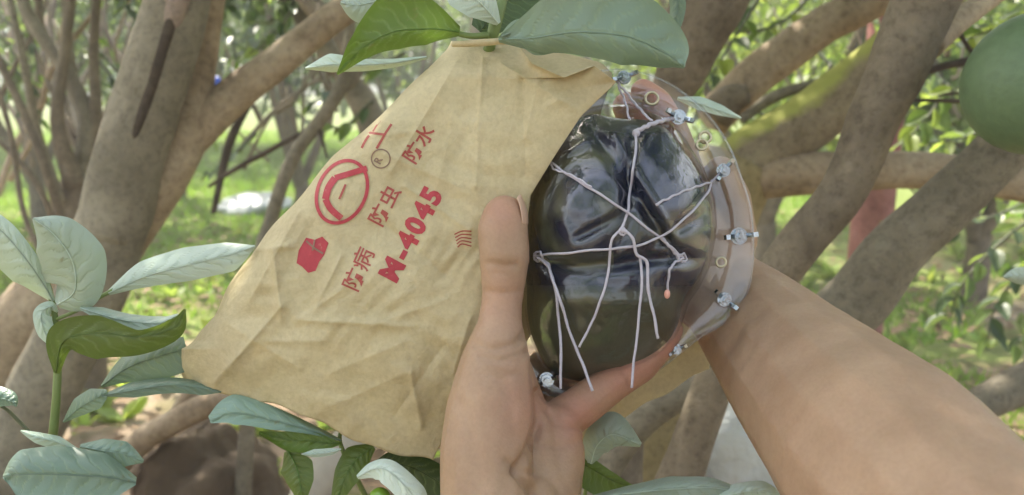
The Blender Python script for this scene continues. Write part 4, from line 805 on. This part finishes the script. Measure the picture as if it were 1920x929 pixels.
bag = thing('paper_bag', 'tan kraft paper fruit bag with red print, pulled open by the thumb', 'paper bag', at(905, 90, .61))
def bag_panel():
    n, k = 220, 200; Lr, Rr_ = match_rows(n); u = np.linspace(0, 1, k)[None, :, None]; Q = Lr[:, None] * (1 - u) + Rr_[:, None] * u
    ss = np.linspace(0, 1, n)[:, None]; uu = np.linspace(0, 1, k)[None]
    Q[..., 1] += 9 * np.sin(uu * 9 + 1) * sst(.93, 1, ss) + 2.5 * np.sin(uu * 31) * sst(.95, 1, ss); Q[:, 0, 0] += 3 * np.sin(np.arange(n) / 6.)
    D = bag_depth(Q[..., 0], Q[..., 1]) - .014 * np.clip(uu, 0, 1) ** 9 * sst(215, 150, Q[..., 1]) * sst(960, 1010, Q[..., 0]); P = at_np(Q[..., 0], Q[..., 1], D)
    i, j = np.meshgrid(np.arange(n - 1), np.arange(k - 1), indexing='ij'); F = np.stack([i * k + j, (i + 1) * k + j, (i + 1) * k + j + 1, i * k + j + 1], -1).reshape(-1, 4)
    o = link('front_panel', mesh_np('front_panel', P, F), M['paper'], bag); md = o.modifiers.new('thickness', 'SOLIDIFY'); md.thickness = .0004; md.offset = 0
    # back panel: joined along the left side, behind the fruit, flaring out above it
    n, k = 90, 90; Lr, Rr_ = match_rows(n); Rb = Rr_.copy(); s = np.linspace(0, 1, n)
    rb = np.array([(972, 82), (1010, 92), (1075, 104), (1128, 118), (1150, 140), (1130, 200), (1100, 320), (1060, 480), (1000, 620), (930, 740), (835, 850)], float); Rb = curve_at(rb, n)
    u = np.linspace(0, 1, k)[None, :, None]; Q = (Lr + [3, 2])[:, None] * (1 - u) + Rb[:, None] * u; Q[..., 1] -= 8 * sst(.9, 1, s)[:, None]
    L = np.interp(Q[..., 1], LC[:, 1], LC[:, 0]); dist = np.clip((Q[..., 0] - L) * .72, 0, 400); D = bag_depth(L + 0, Q[..., 1]) + .004 + .075 * (1 - np.exp(-dist / 70.)) * sst(70, 300, Q[..., 1])
    D = D + .004 * noise3(np.stack([Q[..., 0], Q[..., 1], 0 * D], -1).reshape(-1, 3) / 60., 1, 3, 3).reshape(D.shape) + .018 * sst(100, 0, Q[..., 1] - 60)
    D = np.maximum(D, bag_depth(Q[..., 0], Q[..., 1]) + .002 + .05 * sst(.9, 1.0, u[..., 0] * np.ones_like(D)) * sst(300, 450, Q[..., 1]))
    D = D + (.012 + .035 * sst(150, 88, Q[..., 1])) * sst(955, 1000, Q[..., 0]) * sst(260, 170, Q[..., 1])
    P = at_np(Q[..., 0], Q[..., 1], D); i, j = np.meshgrid(np.arange(n - 1), np.arange(k - 1), indexing='ij'); F = np.stack([i * k + j, i * k + j + 1, (i + 1) * k + j + 1, (i + 1) * k + j], -1).reshape(-1, 4)
    o = link('back_panel', mesh_np('back_panel', P, F), M['paper'], bag); md = o.modifiers.new('thickness', 'SOLIDIFY'); md.thickness = .0004; md.offset = 0
bag_panel()
# gathered neck of the bag and its tie
V, F = tube_arrays(at_np(np.array([848, 880, 910, 940, 970]), np.array([84, 82, 80, 78, 80]), np.array([.602, .598, .597, .599, .604])), [.002, .0026, .0028, .0024, .0018], 10, .25, 300); link('folded_rim', from_quads('folded_rim', V, F), M['paper'], bag)

# --- print on the bag (flat ink, lies 0.4 mm over the paper)
def ink_polys(name, polys, mat='ink', holes=None, step=5.0, off=.0006):
    """2-D polygons in the bag's print plane, cut finely and laid on the crumpled sheet"""
    bm = bmesh.new()
    for pl in polys:
        vs = [bm.verts.new((x, y, 0)) for x, y in pl]
        try: bm.faces.new(vs)
        except ValueError: pass
    bmesh.ops.triangulate(bm, faces=bm.faces[:])
    lay(bm, name, mat, step, off)
def lay(bm, name, mat, step=5.0, off=.0006):
    for _ in range(5):
        es = [e for e in bm.edges if e.calc_length() > step]
        if not es: break
        bmesh.ops.subdivide_edges(bm, edges=es, cuts=1); bmesh.ops.triangulate(bm, faces=[f for f in bm.faces if len(f.verts) > 3])
    co = np.array([v.co[:2] for v in bm.verts]); D = bag_depth(co[:, 0], co[:, 1]) - off; P = at_np(co[:, 0], co[:, 1], D)
    for v, p in zip(bm.verts, P): v.co = p
    me = bpy.data.meshes.new(name); bm.to_mesh(me); bm.free(); return link(name, me, M[mat], bag)
def stroke(pts, w):
    pts = catmull(np.array(pts, float), max(3, len(pts) * 4)) if len(pts) > 2 else np.array(pts, float)
    T = np.gradient(pts, axis=0); T /= np.linalg.norm(T, axis=1)[:, None]; Nn = np.stack([-T[:, 1], T[:, 0]], -1); a, b = pts + Nn * w / 2, pts - Nn * w / 2
    return [[tuple(a[i]), tuple(a[i + 1]), tuple(b[i + 1]), tuple(b[i])] for i in range(len(pts) - 1)]
def text(name, body, x, y, ang, size, mat='ink', sx=1.0, bold=0.0, gap=1.0, off=.0006):
    cu = bpy.data.curves.new('t', 'FONT'); cu.body = body; cu.size = 1; cu.offset = bold; cu.fill_mode = 'FRONT'; cu.resolution_u = 3; cu.space_character = gap
    ob = bpy.data.objects.new('t', cu); COL.objects.link(ob); dg = bpy.context.evaluated_depsgraph_get(); me = bpy.data.meshes.new_from_object(ob.evaluated_get(dg)); bpy.data.objects.remove(ob)
    bm = bmesh.new(); bm.from_mesh(me); bmesh.ops.triangulate(bm, faces=bm.faces[:]); ca, sa = math.cos(ang), math.sin(ang)
    for v in bm.verts:
        u, q = v.co.x * size * sx, v.co.y * size; v.co = (x + u * ca - q * sa, y - (u * sa + q * ca), 0)
    return lay(bm, name, mat, 5.0, off)
A1 = math.atan2(200, 112)
text('number', 'M-4045', 741, 532, R(62), 52, 'ink', 1.0, .05, 1.22)
text('lettering', '\u9632\u75c5', 668, 550, R(66), 40, 'ink_brown', 1.06, .008)
text('lettering', '\u9632\u866b', 714, 428, R(62), 38, 'ink_brown', 1.06, .012)
text('lettering', '\u9632\u6c34', 776, 310, R(58), 36, 'ink_brown', 1.06, .017)
# round emblem: ring, thick chevron and a small stroke
el = [(641 + 45 * math.cos(a) * .91 + 61 * math.sin(a) * .41, 360 + 45 * math.cos(a) * .41 - 61 * math.sin(a) * .91) for a in np.linspace(0, 2 * math.pi, 33)]
ink_polys('emblem', stroke(el, 6.5) + stroke([(688, 316), (655, 326), (628, 334)], 11) + stroke([(628, 334), (616, 352), (610, 374)], 13) + stroke([(610, 374), (620, 392), (640, 410)], 12), 'ink', off=.0011)
ink_polys('emblem_mark', stroke([(648, 346), (642, 360), (636, 374)], 4), 'ink_brown', off=.0013)
ink_polys('character', stroke([(684, 248), (722, 253)], 4.5) + stroke([(734, 233), (724, 248), (716, 262), (706, 279)], 4.5) + stroke([(692, 254), (684, 266), (678, 278)], 4.5) + stroke([(713, 226), (706, 236), (699, 247)], 3), 'ink_brown')
ink_polys('character', [[(560, 470), (574, 446), (590, 450), (604, 444), (616, 456), (608, 478), (598, 492), (592, 508), (578, 512), (566, 500), (556, 494)]], 'ink', off=.0006)
ink_polys('character_stroke', stroke([(574, 452), (590, 466), (606, 476)], 3.5) + stroke([(590, 450), (586, 470)], 3), 'ink_faint', off=.0012)
c = [(714 + 17 * math.cos(a) + 4 * math.sin(a), 298 - 4 * math.cos(a) + 17 * math.sin(a)) for a in np.linspace(0, 2 * math.pi, 20)]
ink_polys('registered_mark', stroke(c, 2.6), 'ink_faint'); text('registered_letter', 'R', 712, 310, R(62), 20, 'ink_faint', 1, .02, off=.0009)
for k in range(5): ink_polys('stamp_edge', stroke([(852 + k * 1.5, 452 + k * 6 - 12), (866, 444 + k * 6 - 10), (884, 442 + k * 7 - 8)], 2.4), 'ink_brown')

# ------------------------------------------------------------------ person: both arms, shoulders and head in one surface
def hull_capsule(bm, a, ra, b, rb, n=14):
    pts = []
    for c_, r_ in ((a, ra), (b, rb)):
        for i in range(1, n // 2):
            ph = math.pi * i / (n // 2)
            for j in range(n): th = 2 * math.pi * j / n; pts.append(c_ + Vector((math.sin(ph) * math.cos(th), math.sin(ph) * math.sin(th), math.cos(ph))) * r_)
        pts += [c_ + Vector((0, 0, r_)), c_ - Vector((0, 0, r_))]
    vs = [bm.verts.new(p) for p in pts]; res = bmesh.ops.convex_hull(bm, input=vs)
    dead = [e for e in res['geom_interior'] + res['geom_unused'] if isinstance(e, bmesh.types.BMVert)]
    if dead: bmesh.ops.delete(bm, geom=list(set(dead)), context='VERTS')
def chain(bm, pts):
    for p, q in zip(pts[:-1], pts[1:]): hull_capsule(bm, p[0], p[1], q[0], q[1])
def pr(px, py, d, rpx): return (at(px, py, d), rpx / FPX * d)
def build_skin(chains, name, mat, parent, voxel, smooth):
    bm = bmesh.new()
    for c_ in chains: chain(bm, c_)
    me = bpy.data.meshes.new(name); bm.to_mesh(me); bm.free(); ob = bpy.data.objects.new('tmp', me); COL.objects.link(ob)
    r_ = ob.modifiers.new('r', 'REMESH'); r_.mode = 'VOXEL'; r_.voxel_size = voxel; r_.use_smooth_shade = True
    s_ = ob.modifiers.new('s', 'SMOOTH'); s_.factor = .5; s_.iterations = smooth
    dg = bpy.context.evaluated_depsgraph_get(); m2 = bpy.data.meshes.new_from_object(ob.evaluated_get(dg)); bpy.data.objects.remove(ob); m2.name = name
    m2.polygons.foreach_set('use_smooth', [True] * len(m2.polygons)); m2.materials.clear(); return m2
per = thing('person', 'person in a grey shirt holding the bag with thumb and palm, other forearm behind mould', 'person', cs(.38, -1.25, -.05))
J = lambda x, y, z, r_: (cs(x, y, z), r_)
sh_r, sh_l = J(.56, -.16, .02, .058), J(.24, -.20, -.04, .055)
arm_l = [
  [pr(946, 408, .584, 43), pr(943, 436, .579, 49), pr(946, 478, .577, 49), pr(944, 518, .578, 44), pr(941, 568, .578, 39), pr(937, 612, .573, 43), pr(930, 680, .568, 66), pr(920, 770, .562, 84), pr(913, 850, .556, 90), pr(915, 930, .55, 92)],
  [pr(915, 930, .55, 92), J(-.012, -.205, .53, .032), J(.012, -.235, .48, .035), J(.05, -.29, .40, .043), J(.09, -.335, .33, .044), J(.16, -.30, .18, .048), sh_l],
  [pr(1000, 950, .575, 86), J(.005, -.215, .525, .030), J(.05, -.29, .40, .043)],
  [pr(940, 700, .585, 60), pr(975, 790, .595, 60), pr(1010, 880, .585, 60), pr(1000, 960, .57, 80)],
  [pr(975, 790, .60, 40), pr(1050, 800, .600, 42), pr(1052, 860, .588, 46), pr(1042, 930, .575, 48), pr(1030, 1000, .56, 60)],
  [pr(1052, 790, .61, 44), pr(1085, 765, .614, 40), pr(1150, 716, .620, 36), pr(1200, 684, .628, 35), pr(1240, 640, .636, 31), pr(1256, 618, .641, 26)],
  [pr(1000, 800, .63, 42), pr(1060, 780, .655, 42), pr(1120, 740, .68, 34), pr(1200, 670, .705, 33), pr(1250, 570, .712, 30), pr(1262, 530, .712, 26)],
  [pr(990, 780, .65, 42), pr(1040, 750, .68, 42), pr(1100, 690, .708, 34), pr(1170, 600, .722, 33), pr(1210, 500, .722, 30), pr(1220, 460, .722, 26)],
  [pr(980, 760, .66, 40), pr(1010, 710, .69, 40), pr(1060, 640, .718, 33), pr(1110, 550, .727, 31), pr(1140, 470, .726, 28), pr(1148, 440, .726, 25)],
]
arm_r = [
  [pr(1322, 560, .705, 64), pr(1366, 560, .700, 90), pr(1416, 610, .682, 110), pr(1492, 694, .622, 140), pr(1580, 785, .545, 172), pr(1668, 876, .475, 206), J(.232, -.158, .40, .060), J(.262, -.185, .34, .056), J(.34, -.19, .22, .052), J(.46, -.18, .10, .055), sh_r],
  [pr(1322, 560, .68, 60), pr(1330, 470, .705, 58), pr(1300, 400, .715, 56)],
  [pr(1350, 590, .665, 56), pr(1290, 520, .705, 50), pr(1260, 440, .72, 50), pr(1300, 400, .715, 50)],
  [pr(1300, 400, .712, 44), pr(1290, 330, .70, 34), pr(1262, 250, .682, 32), pr(1232, 195, .668, 29), pr(1205, 172, .660, 24)],
  [pr(1290, 410, .72, 44), pr(1240, 330, .722, 34), pr(1200, 250, .712, 32), pr(1175, 200, .70, 28)],
  [pr(1270, 420, .725, 42), pr(1200, 350, .732, 33), pr(1140, 290, .728, 31), pr(1110, 260, .72, 26)],
  [pr(1260, 450, .725, 38), pr(1190, 410, .735, 30), pr(1130, 380, .735, 26)],
  [pr(1340, 540, .69, 40), pr(1385, 450, .70, 36), pr(1375, 370, .695, 32), pr(1350, 320, .68, 28)],
]
body_c = [[sh_l, J(.40, -.15, -.05, .07), sh_r], [J(.40, -.15, -.05, .075), J(.40, -.02, -.05, .058), J(.40, .06, -.04, .07), J(.40, .12, -.035, .088), J(.40, .16, -.035, .085)],
          [J(.40, .03, .02, .05), J(.40, .07, .03, .045)], [J(.40, .10, .05, .014), J(.40, .075, .068, .014)], [J(.315, .10, -.03, .016), J(.312, .08, -.03, .012)], [J(.485, .10, -.03, .016), J(.488, .08, -.03, .012)],
          [J(.31, -.22, -.05, .10), J(.50, -.22, -.04, .10)], [J(.33, -.25, -.06, .105), J(.35, -.60, -.10, .10)], [J(.48, -.25, -.05, .105), J(.46, -.60, -.10, .10)]]
sk = build_skin(arm_l + arm_r + body_c, 'body', None, per, .0021, 7)
def detail_skin(me):
    n = len(me.vertices); co = np.empty(n * 3, np.float32); me.vertices.foreach_get('co', co); co = co.reshape(-1, 3).astype(float)
    nr = np.empty(n * 3, np.float32); me.vertices.foreach_get('normal', nr); nr = nr.reshape(-1, 3)
    v = co - np.array(CAM); d = v @ np.array(FWD); ok = d > .3; X = np.where(ok, 960 + v @ np.array(RIGHT) / np.where(ok, d, 1) * FPX, -999); Y = np.where(ok, H0 / 2 - v @ np.array(UP) / np.where(ok, d, 1) * FPX, -999)
    front = (nr @ np.array(FWD)) < .1; h = np.zeros(n)
    for pts, am, wd in (([(890, 646), (925, 655), (965, 646), (994, 622)], .0026, 8), ([(900, 668), (940, 676), (988, 660)], .0016, 7), ([(918, 494), (945, 500), (966, 497)], .0018, 6), ([(908, 546), (945, 551), (975, 547)], .0012, 6),
                        ([(1012, 735), (1014, 790), (992, 850), (968, 885)], .0048, 9), ([(968, 885), (985, 905), (1012, 935)], .0045, 9), ([(952, 868), (975, 880), (1004, 890)], .0022, 7), ([(935, 700), (962, 760), (968, 820)], .0012, 12),
                        ([(1030, 770), (1045, 792), (1092, 802)], .0022, 7), ([(1165, 690), (1178, 706), (1184, 726)], .0016, 5), ([(925, 512), (950, 514)], .0010, 5), ([(868, 760), (888, 830), (896, 929)], .0012, 14),
                        ([(1010, 830), (1050, 838), (1092, 826)], .0012, 7), ([(1000, 870), (1040, 905), (1060, 940)], .0014, 8), ([(905, 700), (935, 712), (970, 700)], .0009, 7), ([(1395, 600), (1380, 640), (1345, 680)], .0010, 10), ([(1420, 620), (1400, 670), (1365, 712)], .0008, 9)):
        for p, q in zip(pts[:-1], pts[1:]): pass
        dd = np.min([seg_dist(X, Y, p, q) for p, q in zip(pts[:-1], pts[1:])], axis=0); h -= am * np.exp(-(dd / wd) ** 2) * front
    h += .0006 * noise3(co, 55, 3, 6) * ok
    co = co + nr * h[:, None]; me.vertices.foreach_set('co', co.astype(np.float32).ravel())
    fl = np.zeros(n)
    for x, y, r_, s in ((942, 392, 45, .3), (1180, 690, 110, .5), (1250, 640, 60, .6), (1215, 185, 70, .9), (1090, 780, 60, .5), (940, 560, 60, .15), (1000, 760, 70, .3)): fl = np.maximum(fl, s * np.exp(-(np.hypot(X - x, Y - y) / r_) ** 2))
    fl = np.clip(fl + .05 * noise3(co, 30, 2, 3), 0, 1); a = me.attributes.new('flush', 'FLOAT', 'POINT'); a.data.foreach_set('value', fl.astype(np.float32)); me.update()
detail_skin(sk); link('body', sk, M['skin'], per)
shirt = build_skin([[J(.25, -.21, -.04, .064), J(.40, -.19, -.05, .082), J(.555, -.17, .02, .067)], [J(.31, -.23, -.05, .112), J(.50, -.23, -.04, .112)], [J(.33, -.25, -.06, .118), J(.35, -.66, -.10, .115)], [J(.48, -.25, -.05, .118), J(.46, -.66, -.10, .115)], [J(.24, -.21, -.03, .064), J(.195, -.27, .07, .062)], [J(.555, -.17, .02, .067), J(.48, -.18, .08, .066)]], 'shirt', None, per, .006, 5)
link('shirt', shirt, M['shirt'], per)
hair = build_skin([[J(.40, .13, -.05, .092), J(.40, .175, -.045, .085)], [J(.40, .08, -.09, .07), J(.40, .16, -.06, .08)]], 'hair', None, per, .006, 4); link('hair', hair, M['hair'], per)
trs = build_skin([[J(.34, -.68, -.10, .105), J(.32, -.95, -.16, .08)], [J(.47, -.68, -.10, .105), J(.49, -.95, -.16, .08)], [J(.34, -.68, -.10, .105), J(.47, -.68, -.10, .105)], [J(.32, -.95, -.16, .08), J(.31, -1.24, -.24, .07)], [J(.49, -.95, -.16, .08), J(.50, -1.24, -.24, .07)]], 'trousers', None, per, .008, 3); link('trousers', trs, M['navy'], per)

def nail():
    n, k = 14, 14; V = []
    for i in range(n):
        s = i / (n - 1)
        for j in range(k):
            u = j / (k - 1); rr2 = 44.2 - 7 * (1 - s) ** 3; phi = R(48 + 42 * u); y = 372 + 46 * s - 7 * math.sin(math.pi * u) * (1 - s) + 5 * math.sin(math.pi * u) * s
            rpx = rr2 * (1 - .16 * (1 - s) ** 2) + .8; cx = 945; V.append(at(cx + rpx * math.sin(phi), y, .581 - rpx / FPX * .58 * math.cos(phi)))
    F = [(i * k + j, (i + 1) * k + j, (i + 1) * k + j + 1, i * k + j + 1) for i in range(n - 1) for j in range(k - 1)]
    o = link('thumbnail', from_quads('thumbnail', V, F), simple('nail', (.55, .36, .26), .38, var=.06), per); md = o.modifiers.new('t', 'SOLIDIFY'); md.thickness = .0006; md.offset = 0
nail()
# torn rear part of the bag hanging behind hand and fruit
def torn():
    n, k = 60, 50; a = curve_at(np.array([(1040, 640), (1140, 600), (1240, 590), (1345, 600)], float), n); b_ = curve_at(np.array([(1060, 860), (1162, 786), (1240, 742), (1330, 690)], float), n)
    u = np.linspace(0, 1, k)[None, :, None]; Q = a[:, None] * (1 - u) + b_[:, None] * u; Q[..., 1] += 3 * np.sin(Q[..., 0] / 14.) * u[..., 0]
    D = .765 - .012 * u[..., 0] + .0035 * noise3(np.stack([Q[..., 0], Q[..., 1], 0 * Q[..., 0]], -1).reshape(-1, 3) / 45., 1, 3, 5).reshape(n, k)
    P = at_np(Q[..., 0], Q[..., 1], D); i, j = np.meshgrid(np.arange(n - 1), np.arange(k - 1), indexing='ij'); F = np.stack([i * k + j, i * k + j + 1, (i + 1) * k + j + 1, (i + 1) * k + j], -1).reshape(-1, 4)
    o = link('torn_panel', mesh_np('torn_panel', P, F), M['paper'], bag); md = o.modifiers.new('thickness', 'SOLIDIFY'); md.thickness = .0004; md.offset = 0
torn()
# ------------------------------------------------------------------ haze between the trees
def haze():
    m, t, out = newmat('air'); v = t.nodes.new('ShaderNodeVolumePrincipled'); v.inputs['Color'].default_value = (.93, .95, .92, 1); v.inputs['Density'].default_value = HAZE; v.inputs['Anisotropy'].default_value = .2
    t.links.new(v.outputs[0], out.inputs['Volume']); me = bpy.data.meshes.new('haze'); bm = bmesh.new(); bmesh.ops.create_cube(bm, size=1); bm.to_mesh(me); bm.free()
    o = link('haze', me, m, None, kind='stuff', label='thin pale haze in the air between the orchard trees', category='haze'); o.scale = (620, 620, 30); o.location = (0, 150, 13.5)
    return o
HAZE = .018
haze()
